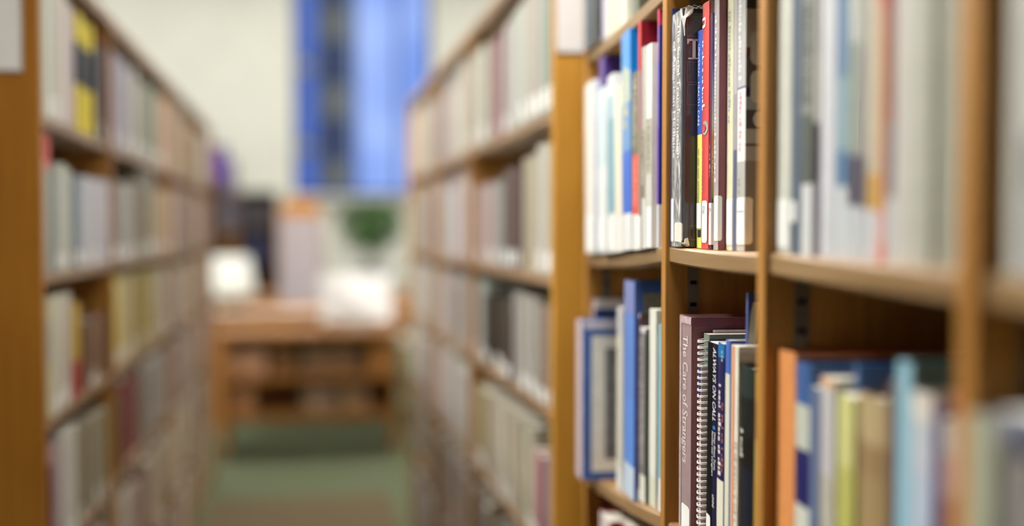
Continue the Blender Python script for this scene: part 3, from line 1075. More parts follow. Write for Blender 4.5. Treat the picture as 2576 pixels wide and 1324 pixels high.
# first bay (farther), upper shelf
row(1, 'mid', [
    dict(x=(1473, 1494), yt=214, spine=(228, 224, 216), cover=(214, 222, 224), d=0.15, p=-0.006, label='white book leaning at the far end of the first bay, beside the amber panel', sticker=(540, 628)),
    dict(x=(1510, 1522), yt=146, spine=(92, 66, 146), cover=(58, 36, 110), d=0.17, label='purple book standing deeper in, showing only its head', hard=True),
    dict(x=(1504, 1524), yt=228, bands=[(228, (204, 222, 226)), (420, (226, 232, 232))], d=0.15, label='pale bluish white book beside the leaning white one', sticker=(548, 626)),
    dict(x=(1530, 1546), yt=192, bands=[(192, (220, 222, 226)), (240, (160, 190, 208)), (300, (120, 166, 184)), (540, (228, 232, 232))], d=0.14, label='white book with a teal edged spine in front of the purple one', sticker=(548, 626)),
    dict(x=(1548, 1563), yt=222, bands=[(222, (232, 226, 200)), (400, (236, 224, 204)), (548, (232, 230, 226))], d=0.15, label='cream paperback between the teal edged and bright blue books'),
    dict(x=(1566, 1588), yt=86, bands=[(86, (86, 152, 220)), (180, (176, 190, 190)), (260, (110, 150, 200)), (380, (66, 110, 204)), (540, (226, 224, 224))], cbands=[(86, (6, 112, 190)), (180, (4, 118, 196)), (240, (90, 140, 180))], d=0.17,
         marks=[(165, 330, 0.4, 0.0, (214, 210, 150))], label='bright blue tall book with yellow lettering', hard=True),
    dict(x=(1590, 1606), yt=186, lean=-0.02, bands=[(186, (112, 106, 88)), (390, (218, 84, 74)), (543, (228, 228, 224))], cover=(120, 112, 100), d=0.15, marks=[(200, 380, 0.5, 0.0, (176, 170, 150)), (400, 530, 0.4, 0, (232, 150, 130))],
         label='grey speckled book with a red lower spine'),
    dict(x=(1604, 1611), yt=58, lean=-0.015, bands=[(58, (200, 68, 66)), (180, (168, 130, 136)), (330, (150, 140, 130)), (545, (222, 226, 222))], cover=(112, 6, 24), d=0.18, hard=True, label='dark red hardcover rising above its neighbours in the first bay', sticker=(545, 622)),
    dict(x=(1613, 1621), yt=122, lean=-0.01, bands=[(122, (186, 182, 176)), (330, (142, 138, 124)), (500, (214, 214, 208))], cover=(226, 226, 216), d=0.15, marks=[(270, 480, 0.5, 0.0, (204, 204, 186))], label='thin grey lettered book before the white one'),
    dict(x=(1623, 1637), yt=118, lean=0.0, bands=[(118, (226, 226, 216)), (300, (182, 178, 166)), (440, (202, 200, 194)), (520, (232, 232, 240))], cover=(230, 230, 224), d=0.15, marks=[(300, 440, 0.5, 0.0, (142, 140, 126))], label='white book with smudged grey lettering, second from the upright'),
    dict(x=(1641, 1649), yt=36, lean=0.0, bands=[(22, (214, 86, 122)), (72, (150, 110, 178)), (160, (120, 100, 190)), (330, (110, 70, 180)), (518, (234, 234, 246))], cbands=[(22, (200, 60, 110)), (72, (30, 50, 150)), (518, (236, 236, 246))], d=0.16, p=0.005, label='blue and violet book with a pink head against the upright', hard=True),
], p_range=(-0.012, 0.030), ymid=560, lean=-0.05, group='books on the upper shelf of the first bay')

# first bay, lower shelf
row(1, 'low', [
    dict(x=(1469, 1474), yt=745, spine=(196, 186, 190), cbands=[(745, (214, 206, 208)), (768, (18, 52, 118))], d=0.17, p=0.010, label='dark blue book with a white head, behind the white framed cover', hard=True, th=0.012),
    dict(x=(1449, 1463), yt=802, spine=(200, 184, 190), cover=(58, 96, 168), d=0.15, p=-0.020, key='FRAMED', label='blue book with a white framed grey picture, sticking out of the shelf', hard=True),
    dict(x=(1550, 1564), yt=772, bands=[(772, (190, 188, 196)), (840, (204, 200, 188)), (1180, (220, 222, 220))], d=0.14, label='pale grey book beside the white framed blue cover', p=0.010),
    dict(x=(1569, 1594), yt=704, bands=[(704, (116, 130, 186)), (790, (92, 132, 206)), (1000, (90, 136, 214)), (1170, (190, 206, 228))], cover=(48, 84, 156), d=0.19, key='BIGBLUE', hard=True, label='tall blue hardcover with a grey panel on its cover', p=0.004),
    dict(x=(1594, 1605), yt=785, bands=[(785, (200, 184, 200)), (800, (104, 62, 70)), (1225, (216, 212, 200))], cover=(70, 50, 54), d=0.14, label='brown book with silver lettering beside the tall blue one', marks=[(850, 1190, 0.4, 0.3, (160, 140, 150))], p=0.010),
    dict(x=(1608, 1622), yt=822, bands=[(822, (210, 204, 216)), (838, (110, 112, 108)), (1195, (222, 222, 212))], cover=(26, 52, 40), d=0.14, label='dark green book with grey lettering, shorter than the white ones', marks=[(850, 1180, 0.4, 0.0, (176, 166, 176))], p=0.010),
    dict(x=(1632, 1648), yt=776, bands=[(776, (226, 226, 218)), (1200, (212, 212, 196))], cover=(222, 222, 212), d=0.15, label='plain white book in the lower row beside the teal one', p=0.010),
    dict(x=(1655, 1664), yt=816, bands=[(816, (130, 182, 196)), (1205, (226, 224, 228))], cover=(140, 180, 200), d=0.14, label='thin teal book against the upright in the lower row', p=0.008),
], p_range=(0.0, 0.030), ymid=1000, group='books on the lower shelf of the first bay')
b = BOOKS['FRAMED']
c0, zy = b['th'] / 2, b['zy']
decal('cover_picture_mat', b, strip(c0 + 0.015, c0 + 0.10, zy(1180), zy(842), b['th'], 2), plain((226, 226, 220), 0.5, 0.3), 0.0003)
decal('cover_picture', b, strip(c0 + 0.036, c0 + 0.085, zy(1150), zy(872), b['th'], 2), plain((116, 116, 118), 0.5, 0.3, 0.3, 50), 0.0005)
decal('head_strip', b, strip(c0 + 0.004, c0 + 0.10, zy(824), zy(806), b['th'], 2), plain((206, 204, 220), 0.5, 0.3), 0.0005)
b = BOOKS['BIGBLUE']
c0, zy = b['th'] / 2, b['zy']
decal('cover_panel', b, strip(c0 + 0.012, c0 + 0.10, zy(790), zy(735), b['th'], 2), plain((126, 122, 116), 0.5, 0.3, 0.3, 120), 0.0004)

# first bay, top shelf and bottom shelf (only partly in the picture)
row(1, 'top', [
    dict(x=(1462, 1480), yt=-120, spine=(82, 98, 112), cover=(70, 84, 100), d=0.15, label='slate blue book on the top shelf of the first bay', p=-0.004),
    dict(x=(1482, 1500), yt=-140, spine=(58, 62, 68), cover=(40, 44, 48), d=0.15, label='black book on the top shelf beside the slate one', p=-0.002),
    dict(x=(1514, 1526), yt=-170, spine=(206, 200, 216), cover=(214, 220, 206), d=0.14, label='lilac white book on the top shelf of the first bay', p=0.006),
    dict(x=(1534, 1552), yt=-190, spine=(226, 222, 186), cover=(222, 220, 196), d=0.14, label='cream yellow book on the top shelf of the first bay', p=0.006),
    dict(x=(1560, 1574), yt=-220, spine=(216, 214, 196), cover=(200, 204, 190), d=0.14, label='off-white book on the top shelf next to the cream yellow one', p=0.010),
    dict(x=(1590, 1606), yt=-260, spine=(96, 100, 84), cover=(70, 78, 66), d=0.14, label='dark olive book on the top shelf nearest the upright', p=0.010),
], ymid=20, group='books on the top shelf of the first bay')
row(1, 'floor1', [
    dict(x=(1508, 1532), yt=1284, spine=(206, 192, 190), cover=(150, 24, 40), d=0.16, label='red book with a pale spine below the lowest visible shelf', p=0.002, hard=True),
    dict(x=(1560, 1576), yt=1310, spine=(150, 30, 44), cover=(120, 16, 36), d=0.15, label='dark crimson book below the lowest visible shelf', p=0.012),
], ymid=1300, group='books under the lowest visible shelf of the first bay')

# third bay, upper shelf (nearer, out of focus), light falloff put into darker colours
row(3, 'mid', [
    dict(x=(1956, 1988), yt=-160, spine=(199, 200, 191), cover=(186, 187, 182), d=0.16, sticker=(500, 622), label='white book at the far end of the third bay, beside the upright'),
    dict(x=(1990, 2014), yt=-130, spine=(85, 98, 115), cover=(74, 85, 102), d=0.16, label='slate blue book next to the white one in the third bay', sticker=(505, 560, -0.9, 0.2)),
    dict(x=(2016, 2042), yt=-150, bands=[(-150, (139, 141, 135)), (290, (89, 96, 91)), (465, (206, 208, 210))], cover=(55, 53, 59), d=0.16, marks=[(10, 280, 0.55, 0.0, (85, 91, 89))], label='mottled grey-green book with blurred lettering in the third bay'),
    dict(x=(2046, 2060), yt=-110, bands=[(-110, (163, 159, 156)), (140, (176, 172, 165)), (310, (61, 55, 66)), (460, (111, 104, 117))], cover=(182, 178, 182), d=0.16, label='grey book with a black lower half in the third bay'),
    dict(x=(2064, 2100), yt=-170, spine=(191, 193, 200), cover=(182, 189, 199), d=0.17, label='thick lilac white book in the third bay', hard=True),
    dict(x=(2104, 2130), yt=-150, bands=[(-150, (107, 135, 165)), (200, (139, 165, 178)), (380, (85, 122, 159)), (470, (199, 204, 210))], d=0.16, label='light blue book in the third bay'),
    dict(x=(2134, 2160), yt=-140, bands=[(-140, (182, 187, 180)), (110, (145, 154, 145)), (395, (78, 74, 93)), (520, (191, 195, 202))], d=0.16, label='pale green-grey book with a dark foot in the third bay'),
    dict(x=(2164, 2178), yt=-140, bands=[(-140, (163, 163, 156)), (120, (148, 139, 143)), (400, (89, 81, 100)), (525, (191, 193, 202))], d=0.15, label='thin grey book before the tan one in the third bay'),
    dict(x=(2182, 2206), yt=-120, bands=[(-120, (191, 184, 163)), (440, (191, 152, 78)), (530, (199, 199, 206))], d=0.16, label='tan book with a golden foot in the third bay'),
    dict(x=(2208, 2226), yt=-130, bands=[(-130, (191, 85, 65)), (20, (186, 137, 104)), (470, (195, 137, 93)), (540, (210, 156, 152)), (610, (206, 111, 89))], cover=(139, 89, 93), d=0.16, label='orange book with a red head in the third bay'),
    dict(x=(2230, 2250), yt=-150, bands=[(-150, (145, 104, 104)), (310, (139, 130, 139)), (500, (195, 199, 204))], d=0.16, label='mauve book next to the orange one in the third bay'),
    dict(x=(2254, 2300), yt=-150, spine=(182, 180, 174), cover=(172, 171, 165), d=0.17, label='thick pale book with a pinkish white spine in the third bay', hard=True),
    dict(x=(2304, 2342), yt=-170, spine=(165, 167, 156), cover=(139, 139, 128), d=0.17, label='greyish white book in the third bay, second from the near upright', hard=True),
    dict(x=(2348, 2412), yt=-190, spine=(145, 145, 133), cover=(139, 135, 122), d=0.18, label='very thick grey book against the near upright of the third bay', hard=True, bulge=0.003),
], p_range=(0.002, 0.030), ymid=300, group='books on the upper shelf of the third bay')
# third bay, lower shelf
row(3, 'low', [
    dict(x=(1952, 1994), yt=877, spine=(216, 144, 86), cover=(164, 92, 48), d=0.17, label='thick orange hardcover in the lower row of the third bay', hard=True, bulge=0.002, p=0.010),
    dict(x=(1999, 2034), yt=908, bands=[(908, (58, 92, 150)), (1020, (186, 192, 180)), (1135, (22, 26, 92)), (1275, (200, 204, 194))], cover=(62, 98, 156), d=0.18, label='navy book with white blocks on its spine in the third bay', hard=True),
    dict(x=(2036, 2058), yt=970, spine=(92, 106, 140), cover=(96, 110, 144), d=0.15, label='slate blue short book in the lower row of the third bay'),
    dict(x=(2062, 2096), yt=945, bands=[(945, (206, 164, 130)), (978, (184, 182, 186)), (1200, (174, 170, 160))], d=0.15, label='grey-white book with an orange head in the third bay'),
    dict(x=(2110, 2120), yt=905, spine=(78, 112, 170), cover=(62, 98, 160), d=0.18, label='blue book pushed back behind the yellow one', p=0.028, hard=True),
    dict(x=(2106, 2146), yt=988, bands=[(988, (196, 196, 130)), (1180, (176, 176, 96))], cover=(196, 190, 150), d=0.14, label='yellow green book in the lower row of the third bay'),
    dict(x=(2150, 2224), yt=985, bands=[(985, (172, 152, 116)), (1120, (142, 118, 84)), (1200, (152, 130, 92))], cover=(112, 80, 70), d=0.15, label='thick tan hardcover in the lower row of the third bay', hard=True, bulge=0.003),
    dict(x=(2230, 2248), yt=960, spine=(92, 62, 60), cover=(96, 66, 66), d=0.15, label='dark brown book between the tan and light blue ones'),
    dict(x=(2254, 2288), yt=905, spine=(142, 184, 204), cover=(84, 118, 116), d=0.18, label='light blue book with a teal cover in the third bay', hard=True),
    dict(x=(2292, 2340), yt=982, bands=[(982, (214, 208, 202)), (1060, (186, 192, 204)), (1200, (176, 190, 208))], d=0.15, label='thick pale blue book in front of the teal cover', hard=True),
    dict(x=(2346, 2364), yt=1020, spine=(92, 74, 124), cover=(88, 70, 116), d=0.14, label='purple book in the lower row near the upright'),
    dict(x=(2370, 2396), yt=1050, bands=[(1050, (186, 184, 178)), (1150, (180, 150, 146)), (1260, (150, 110, 90))], d=0.14, label='pale pinkish book in the lower row near the upright'),
    dict(x=(2398, 2420), yt=968, bands=[(968, (186, 42, 42)), (1062, (186, 160, 156)), (1260, (60, 50, 80))], cover=(170, 36, 36), d=0.15, label='red-headed book against the near upright of the third bay'),
], p_range=(-0.004, 0.036), ymid=1100, group='books on the lower shelf of the third bay')
# fourth bay (right edge of the picture)
row(4, 'mid', [
    dict(x=(2536, 2572), yt=-200, spine=(190, 192, 186), cover=(180, 180, 176), d=0.16, label='grey-white book at the far end of the fourth bay', p=0.006, hard=True),
    dict(x=(2578, 2610), yt=-200, bands=[(-200, (180, 178, 176)), (340, (92, 86, 92)), (480, (140, 134, 146))], d=0.16, label='grey book with a dark middle in the fourth bay', p=0.006),
    dict(x=(2618, 2660), yt=-200, spine=(196, 194, 190), d=0.16, label='pale book at the picture edge in the fourth bay', p=0.006),
], ymid=300, group='books on the upper shelf of the fourth bay')
row(4, 'low', [
    dict(x=(2428, 2494), yt=1035, spine=(156, 158, 140), cover=(120, 120, 116), d=0.16, label='thick grey-green book overhanging the upright of the fourth bay', p=-0.010, hard=True, bulge=0.002),
    dict(x=(2500, 2542), yt=1030, bands=[(1030, (132, 134, 150)), (1110, (104, 100, 98))], d=0.16, label='dark grey book in the lower row of the fourth bay', p=-0.008),
    dict(x=(2548, 2600), yt=1040, bands=[(1040, (110, 118, 150)), (1100, (62, 64, 92)), (1160, (150, 146, 148))], d=0.16, label='dark blue book at the picture edge, lower row', p=-0.006),
], ymid=1150, group='books on the lower shelf of the fourth bay')

# ------------------------------------------------------------------ the two long bookcases along the aisle
XL, YL = -0.4495, 2.0115
XR, YR = 0.4255, 1.802
UNIT = None


def unit_book():
    """meshes of a plain book of size 1 x 1 x 1 (spine at x = 0, +y away), shared by all the soft-focus books"""
    bt, k = 0.07, 1.0
    pts_o = [(1, 0.5), (0.012, 0.5), (0.0, 0.28), (0.0, -0.28), (0.012, -0.5), (1, -0.5)]
    pts_i = [(1, 0.5 - bt), (0.03, 0.5 - bt), (0.025, 0.25), (0.025, -0.25), (0.03, -0.5 + bt), (1, -0.5 + bt)]
    n = len(pts_o)
    v = [(x, y, z) for z in (0, 1) for x, y in pts_o + pts_i]
    f = []
    for a in range(n - 1):
        f += [(a, a + 1, 2 * n + a + 1, 2 * n + a), (n + a + 1, n + a, 3 * n + a, 3 * n + a + 1), (a + 1, a, n + a, n + a + 1), (2 * n + a, 2 * n + a + 1, 3 * n + a + 1, 3 * n + a)]
    f += [(0, 2 * n, 3 * n, n), (n - 1, 2 * n - 1, 4 * n - 1, 3 * n - 1)]
    c = bpy.data.meshes.new('cover'); c.from_pydata(v, [], f); c.materials.append(COVER_ANY)
    mb = MB().box(0.035, 0.98, -0.5 + bt, 0.5 - bt, 0.012, 0.985)
    p = bpy.data.meshes.new('page_block'); p.from_pydata(mb.v, [], mb.f); p.materials.append(PAPER)
    e = 0.0035
    q = [(0.02, 0.44), (-e, 0.28), (-e, -0.28), (0.02, -0.44)]
    v = [(x, y, z) for z in (0.03, 0.18) for x, y in q]
    s = bpy.data.meshes.new('spine_label'); s.from_pydata(v, [], [(a, a + 1, 5 + a, 4 + a) for a in range(3)]); s.materials.append(STICKER)
    v = [(x, y, z) for z in (0.0, 1.0) for x, y in [(0.96, 0.506), (0.012 - e, 0.506), (-e, 0.28), (-e, -0.28), (0.012 - e, -0.506), (0.96, -0.506)]]
    g = bpy.data.meshes.new('spine_band'); g.from_pydata(v, [], [(a, a + 1, 7 + a, 6 + a) for a in range(5)]); g.materials.append(COVER_ANY)
    return c, p, s, g


UNIT = unit_book()
NAMED = [('white', (224, 222, 216)), ('cream', (224, 214, 184)), ('beige', (196, 176, 148)), ('pale green', (168, 180, 156)), ('grey', (140, 140, 138)), ('slate', (88, 98, 116)), ('blue', (70, 96, 170)),
         ('navy', (44, 50, 84)), ('black', (34, 34, 36)), ('red', (168, 44, 50)), ('maroon', (104, 40, 48)), ('pink', (206, 160, 152)), ('mauve', (150, 116, 132)), ('brown', (110, 80, 60)), ('tan', (170, 130, 90)),
         ('yellow', (222, 204, 46)), ('orange', (214, 130, 60)), ('teal', (120, 160, 160)), ('dark green', (60, 80, 60)), ('olive', (120, 112, 70)), ('lilac', (184, 176, 190))]


def colour_name(c):
    return min(NAMED, key=lambda k: sum((a - b) ** 2 for a, b in zip(k[1], c)))[0]


ORD = ['first', 'second', 'third', 'fourth', 'fifth', 'sixth', 'seventh', 'eighth', 'ninth', 'tenth', 'eleventh', 'twelfth', 'thirteenth', 'fourteenth', 'fifteenth', 'sixteenth', 'seventeenth', 'eighteenth', 'nineteenth', 'twentieth',
       'twenty-first', 'twenty-second', 'twenty-third', 'twenty-fourth', 'twenty-fifth', 'twenty-sixth', 'twenty-seventh', 'twenty-eighth', 'twenty-ninth', 'thirtieth']


def soft_book(loc, rz, th, h, d, c, label, group, bands=None, sticker=True):
    r = empty('book', loc, rz)
    r.scale = (d, th, h)
    tag(r, label, 'book', group)
    o = link(bpy.data.objects.new('cover', UNIT[0]), r)
    o.color = rgba(c)
    link(bpy.data.objects.new('page_block', UNIT[1]), r)
    for z0, z1, bc in bands or ():
        g = link(bpy.data.objects.new('spine_band', UNIT[3]), r)
        g.location = (0, 0, z0)
        g.scale = (1, 1, z1 - z0)
        g.color = rgba(bc)
    if sticker:
        link(bpy.data.objects.new('spine_label', UNIT[2]), r)


def jitter(c, rnd, k=10):
    d = rnd.uniform(-k, k)
    return tuple(max(8, min(236, v + d + rnd.uniform(-k * 0.4, k * 0.4))) for v in c)


def range_case(name, label, X, sgn, y0, ups, y1, shelves, top, depth, rows, row_gap, side_words, card, mixed, avg, singles, seed, panel_m):
    """a long bookcase whose front is the plane X; sgn = +1 when the books go towards +X"""
    rnd = random.Random(seed)
    root = empty(name, (X, y0, 0))
    tag(root, label, 'bookcase')
    s = sgn

    def bx(x0, x1):
        return (x0, x1) if s > 0 else (-x1, -x0)
    # end panel facing the camera, then the uprights between the bays
    a, b = bx(0.0, depth * 2 + 0.02)
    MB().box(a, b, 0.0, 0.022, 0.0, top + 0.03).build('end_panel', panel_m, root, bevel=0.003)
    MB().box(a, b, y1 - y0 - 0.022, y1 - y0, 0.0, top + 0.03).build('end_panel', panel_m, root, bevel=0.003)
    a, b = bx(0.004, depth)
    for u in ups:
        MB().box(a, b, u - y0 - 0.011, u - y0 + 0.011, 0.0, top).build('upright', OAK_V, root)
    a, b = bx(depth, depth + 0.012)
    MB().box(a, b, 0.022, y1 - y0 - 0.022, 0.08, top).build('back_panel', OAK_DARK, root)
    a, b = bx(0.002, depth)
    MB().box(a, b, 0.022, y1 - y0 - 0.022, top, top + 0.026).build('top_board', OAK_HAZE, root, bevel=0.003)
    a, b = bx(0.02, 0.04)
    MB().box(a, b, 0.022, y1 - y0 - 0.022, 0.0, 0.08).build('plinth', OAK_V, root)
    stops = [y0 + 0.022] + [v for u in ups for v in (u - 0.011, u + 0.011)] + [y1 - 0.022]
    bays = [(stops[i], stops[i + 1]) for i in range(0, len(stops), 2)]
    a, b = bx(0.008, depth)
    for bi, (q0, q1) in enumerate(bays):
        for z in shelves:
            MB().box(a, b, q0 - y0 + 0.0005, q1 - y0 - 0.0005, z - 0.019, z).build('shelf', OAK_HAZE, root)
    # books
    rz = 0.0 if s > 0 else math.pi
    mass_v, mass_f, mass_c = [], [], []
    for bi, (q0, q1) in enumerate(bays):
        for ri, z in enumerate(shelves):
            above = [k for k in shelves if k > z + 0.01] + [top]
            room = min(above) - z - (0.019 if len(above) > 1 else 0.0)
            spec = rows.get((bi, ri)) if bi < singles else None
            y = q0 + 0.002
            count = 0
            while y < q1 - 0.016:
                th = min(rnd.uniform(avg * 0.62, avg * 1.4), q1 - y - 0.001)
                px = proj((X, y + th / 2, z + 0.1))[0]
                c, hk, bands = None, rnd.uniform(0.72, 0.94), None
                if spec:
                    for p0, p1, cc, hh, bb in spec:
                        if min(p0, p1) <= px < max(p0, p1):
                            c, bands = cc, bb
                            hk = hh * rnd.uniform(0.97, 1.0) if hh else hk
                if c is None:
                    c = rnd.choice(mixed)
                c = jitter(c, rnd)
                h = room * hk
                d = rnd.uniform(0.14, 0.18)
                inset = rnd.uniform(0.006, 0.022)
                lx = X + s * inset
                if bi < singles and ri < len(row_gap) - bi:
                    lab = '%s %s book, %s from %s, %s row, %s' % ('tall' if hk > 0.86 else 'short' if hk < 0.77 else 'medium', colour_name(c), ORD[min(count, 29)],
                                                                   'end panel' if bi == 0 else 'upright', row_gap[ri], side_words[bi])
                    soft_book((lx, y + th / 2, z + 0.0004), rz, th - 0.0006, h, d, c, lab, 'books in the ' + side_words[bi], bands, sticker=rnd.random() < 0.5 and not bands)
                else:
                    i = len(mass_v)
                    x0, x1 = (lx, lx + s * d)
                    for zz in (z + 0.0004, z + h):
                        mass_v += [(x0 + s * 0.002, y, zz), (x0, y + th * 0.3, zz), (x0, y + th * 0.7, zz), (x0 + s * 0.002, y + th - 0.0008, zz), (x1, y + th - 0.0008, zz), (x1, y, zz)]
                    for k in range(6):
                        mass_f.append((i + k, i + (k + 1) % 6, i + 6 + (k + 1) % 6, i + 6 + k))
                        mass_c.append(c if k != 4 else (226, 222, 208))
                    mass_f += [tuple(i + k for k in range(5, -1, -1)), tuple(i + 6 + k for k in range(6))]
                    mass_c += [(200, 196, 184), (214, 210, 196)]
                y += th + rnd.choice((0.0, 0.0, 0.0005, 0.001))
                if rnd.random() < 0.03:
                    y += rnd.uniform(0.01, 0.03)
                count += 1
    if mass_f:
        me = bpy.data.meshes.new('packed_books')
        me.from_pydata(mass_v, [], mass_f)
        at = me.color_attributes.new('tint', 'FLOAT_COLOR', 'CORNER')
        for p, c in zip(me.polygons, mass_c):
            k = rgba(c)
            for li in p.loop_indices:
                at.data[li].color = k
        m, n, l, bb = new_mat('packed_book_covers')
        ac = n.new('ShaderNodeVertexColor')
        ac.layer_name = 'tint'
        l.new(ac.outputs['Color'], bb.inputs['Base Color'])
        bb.inputs['Roughness'].default_value = 0.5
        me.materials.append(m)
        o = link(bpy.data.objects.new('packed_books', me))
        tag(o, 'rows of blurred books filling the far bays of the %s' % card[2], 'books', kind='stuff')
    # card in a holder on the end panel
    cx0, cx1, cz0, cz1 = card[0]
    t = empty('range_card', ((cx0 + cx1) / 2, y0, cz0))
    tag(t, card[1], 'sign')
    hw, hh = abs(cx1 - cx0) / 2, cz1 - cz0
    MB().box(-hw, hw, -0.0035, -0.0012, 0, hh).build('card', plain((226, 226, 226), 0.6, 0.3, 0.03), t)
    hm = plain((196, 196, 196), 0.25, 0.5)
    for x0, x1, z0, z1 in ((-hw - 0.003, hw + 0.003, -0.003, 0.0), (-hw - 0.003, -hw, 0.0, hh), (hw, hw + 0.003, 0.0, hh)):
        MB().box(x0, x1, -0.005, -0.0008, z0, z1).build('holder_rail', hm, t)
    return root


GW, OW, LG = (206, 206, 198), (222, 220, 210), (172, 170, 164)
YB_ = [(0.62, 1.0 - 0.16, (34, 36, 36))]
yell = [(0.40, 0.76, (22, 24, 26))]
yell2 = [(0.48, 0.80, (84, 96, 104))]
left_rows = {
    (0, 0): [(95, 128, (150, 170, 142), 0.92, None), (128, 152, (206, 206, 196), 0.9, None), (152, 178, (216, 212, 206), 0.93, None), (178, 194, (190, 180, 184), 0.86, None), (194, 246, (226, 208, 30), 0.88, yell), (246, 290, (84, 84, 92), 0.80, None)],
    (0, 1): [(95, 118, (176, 110, 104), 0.82, None), (118, 132, (196, 178, 172), 0.78, None), (132, 148, (196, 60, 62), 0.97, [(0.0, 0.74, (150, 156, 146))]), (148, 172, (176, 188, 176), 0.78, None), (172, 202, (196, 194, 182), 0.76, None), (202, 228, (104, 122, 140), 0.74, None), (228, 285, (206, 208, 214), 0.74, None)],
    (0, 2): [(95, 114, (190, 176, 168), 0.86, None), (114, 142, (226, 210, 66), 0.88, yell2), (142, 204, (200, 198, 184), 0.90, None), (204, 222, (206, 168, 50), 0.8, [(0.0, 0.4, (172, 50, 48))]), (222, 290, (120, 84, 60), 0.6, None)],
    (0, 3): [(95, 128, (170, 160, 166), 0.78, None), (128, 152, (104, 44, 52), 0.76, None), (152, 172, (176, 140, 146), 0.86, None), (172, 212, (206, 202, 200), 0.90, None), (212, 290, (150, 140, 118), 0.8, None)],
    (1, 0): [(290, 330, (150, 142, 152), 0.85, None), (330, 360, (190, 190, 182), 0.85, None), (360, 385, (150, 146, 120), 0.8, None), (385, 402, (120, 134, 124), 0.86, None), (402, 460, (192, 168, 142), 0.85, None)],
    (1, 1): [(290, 318, (130, 104, 104), 0.78, None), (318, 345, (176, 180, 176), 0.76, None), (345, 365, (172, 160, 146), 0.8, None), (365, 400, (128, 122, 102), 0.95, None), (400, 460, (190, 164, 140), 0.8, None)],
    (1, 2): [(220, 262, (92, 104, 132), 0.9, None), (262, 312, (222, 204, 90), 0.92, None), (312, 350, (196, 180, 140), 0.92, None), (350, 400, (176, 160, 100), 0.92, None), (400, 460, (178, 164, 152), 0.88, None)],
    (1, 3): [(220, 255, (170, 176, 158), 0.86, None), (255, 300, (176, 54, 62), 0.95, [(0.0, 0.55, (186, 176, 170))]), (300, 318, (110, 120, 70), 0.8, None), (318, 366, (124, 56, 60), 0.92, None), (366, 460, (150, 144, 138), 0.85, None)],
}
MUTED_L = [(188, 172, 152), (170, 150, 132), (150, 132, 120), (196, 186, 172), (160, 120, 96), (190, 150, 132), (128, 112, 106), (204, 198, 186), (140, 120, 124), (176, 160, 120), (110, 96, 100)]
MUTED_R = [(177, 173, 166), (163, 153, 144), (185, 184, 178), (172, 153, 146), (158, 154, 153), (141, 129, 118), (163, 158, 137), (189, 187, 185), (151, 146, 151), (151, 125, 99)]
right_rows = {
    (0, 0): [(1393, 1374, (101, 108, 103), 0.94, None), (1374, 1345, (146, 157, 146), 0.92, None), (1345, 1310, (171, 161, 155), 0.9, None), (1310, 1270, (171, 172, 169), 0.86, None), (1270, 1240, (185, 174, 171), 0.86, None), (1240, 1215, (170, 135, 136), 0.82, None), (1215, 1150, (185, 184, 172), 0.86, None)],
    (0, 1): [(1393, 1365, (171, 172, 149), 0.88, None), (1365, 1330, (185, 184, 175), 0.9, None), (1330, 1290, (170, 161, 141), 0.84, None), (1290, 1250, (98, 83, 78), 0.8, None), (1250, 1230, (154, 161, 157), 0.72, None), (1230, 1180, (173, 156, 151), 0.72, None), (1180, 1150, (170, 161, 167), 0.8, None)],
    (0, 2): [(1393, 1370, (163, 159, 155), 0.86, None), (1370, 1340, (146, 132, 119), 0.84, None), (1340, 1276, (170, 166, 161), 0.88, None), (1276, 1204, (51, 45, 40), 0.78, None), (1204, 1150, (167, 171, 167), 0.9, None)],  # near-black books stand in for a shaded gap in the third row
    (0, 3): [(1393, 1350, (125, 118, 124), 0.7, None), (1350, 1318, (154, 111, 119), 0.68, None), (1318, 1220, (179, 172, 155), 0.84, None), (1220, 1150, (158, 144, 110), 0.8, None)],
}
pA = on_y(-40, 0, YL)
pB = on_y(53, 176, YL)
range_case('bookcase', 'long oak bookcase across the aisle, its end panel at the left edge', XL, -1, YL,
           [on_x(287, 500, XL).y, on_x(432, 500, XL).y, 4.75], 5.65,
           [EYE + 0.205, EYE - 0.083, EYE - 0.352, EYE - 0.63, EYE - 0.91, EYE - 1.2], EYE + 0.49, 0.25, left_rows,
           ('top', 'second', 'third', 'fourth'), ('first bay across the aisle', 'second bay across the aisle'),
           ((pA.x, pB.x, pB.z, pB.z + 0.16), 'white card in a holder on the dark amber end panel, picture left', 'bookcase across the aisle'),
           MUTED_L, 0.046, 2, 11, OAK_VIGNETTED)
pA = on_y(1401, 0, YR)
pB = on_y(1466, 130, YR)
range_case('bookcase', 'long oak bookcase behind the sharp one, its amber end panel beside the first bay', XR, 1, YR,
           [on_x(1178, 500, XR).y, on_x(1086, 500, XR).y], 4.35,
           [EYE + 0.207, EYE - 0.085, EYE - 0.326, EYE - 0.60, EYE - 0.88, EYE - 1.2], EYE + 0.49, 0.25, right_rows,
           ('top', 'second', 'third', 'fourth'), ('first bay behind the amber panel',),
           ((pA.x, pB.x, pB.z, pB.z + 0.15), 'white card in a holder on the bright amber end panel', 'bookcase behind the amber panel'),
           MUTED_R, 0.046, 1, 23, OAK_PANEL)

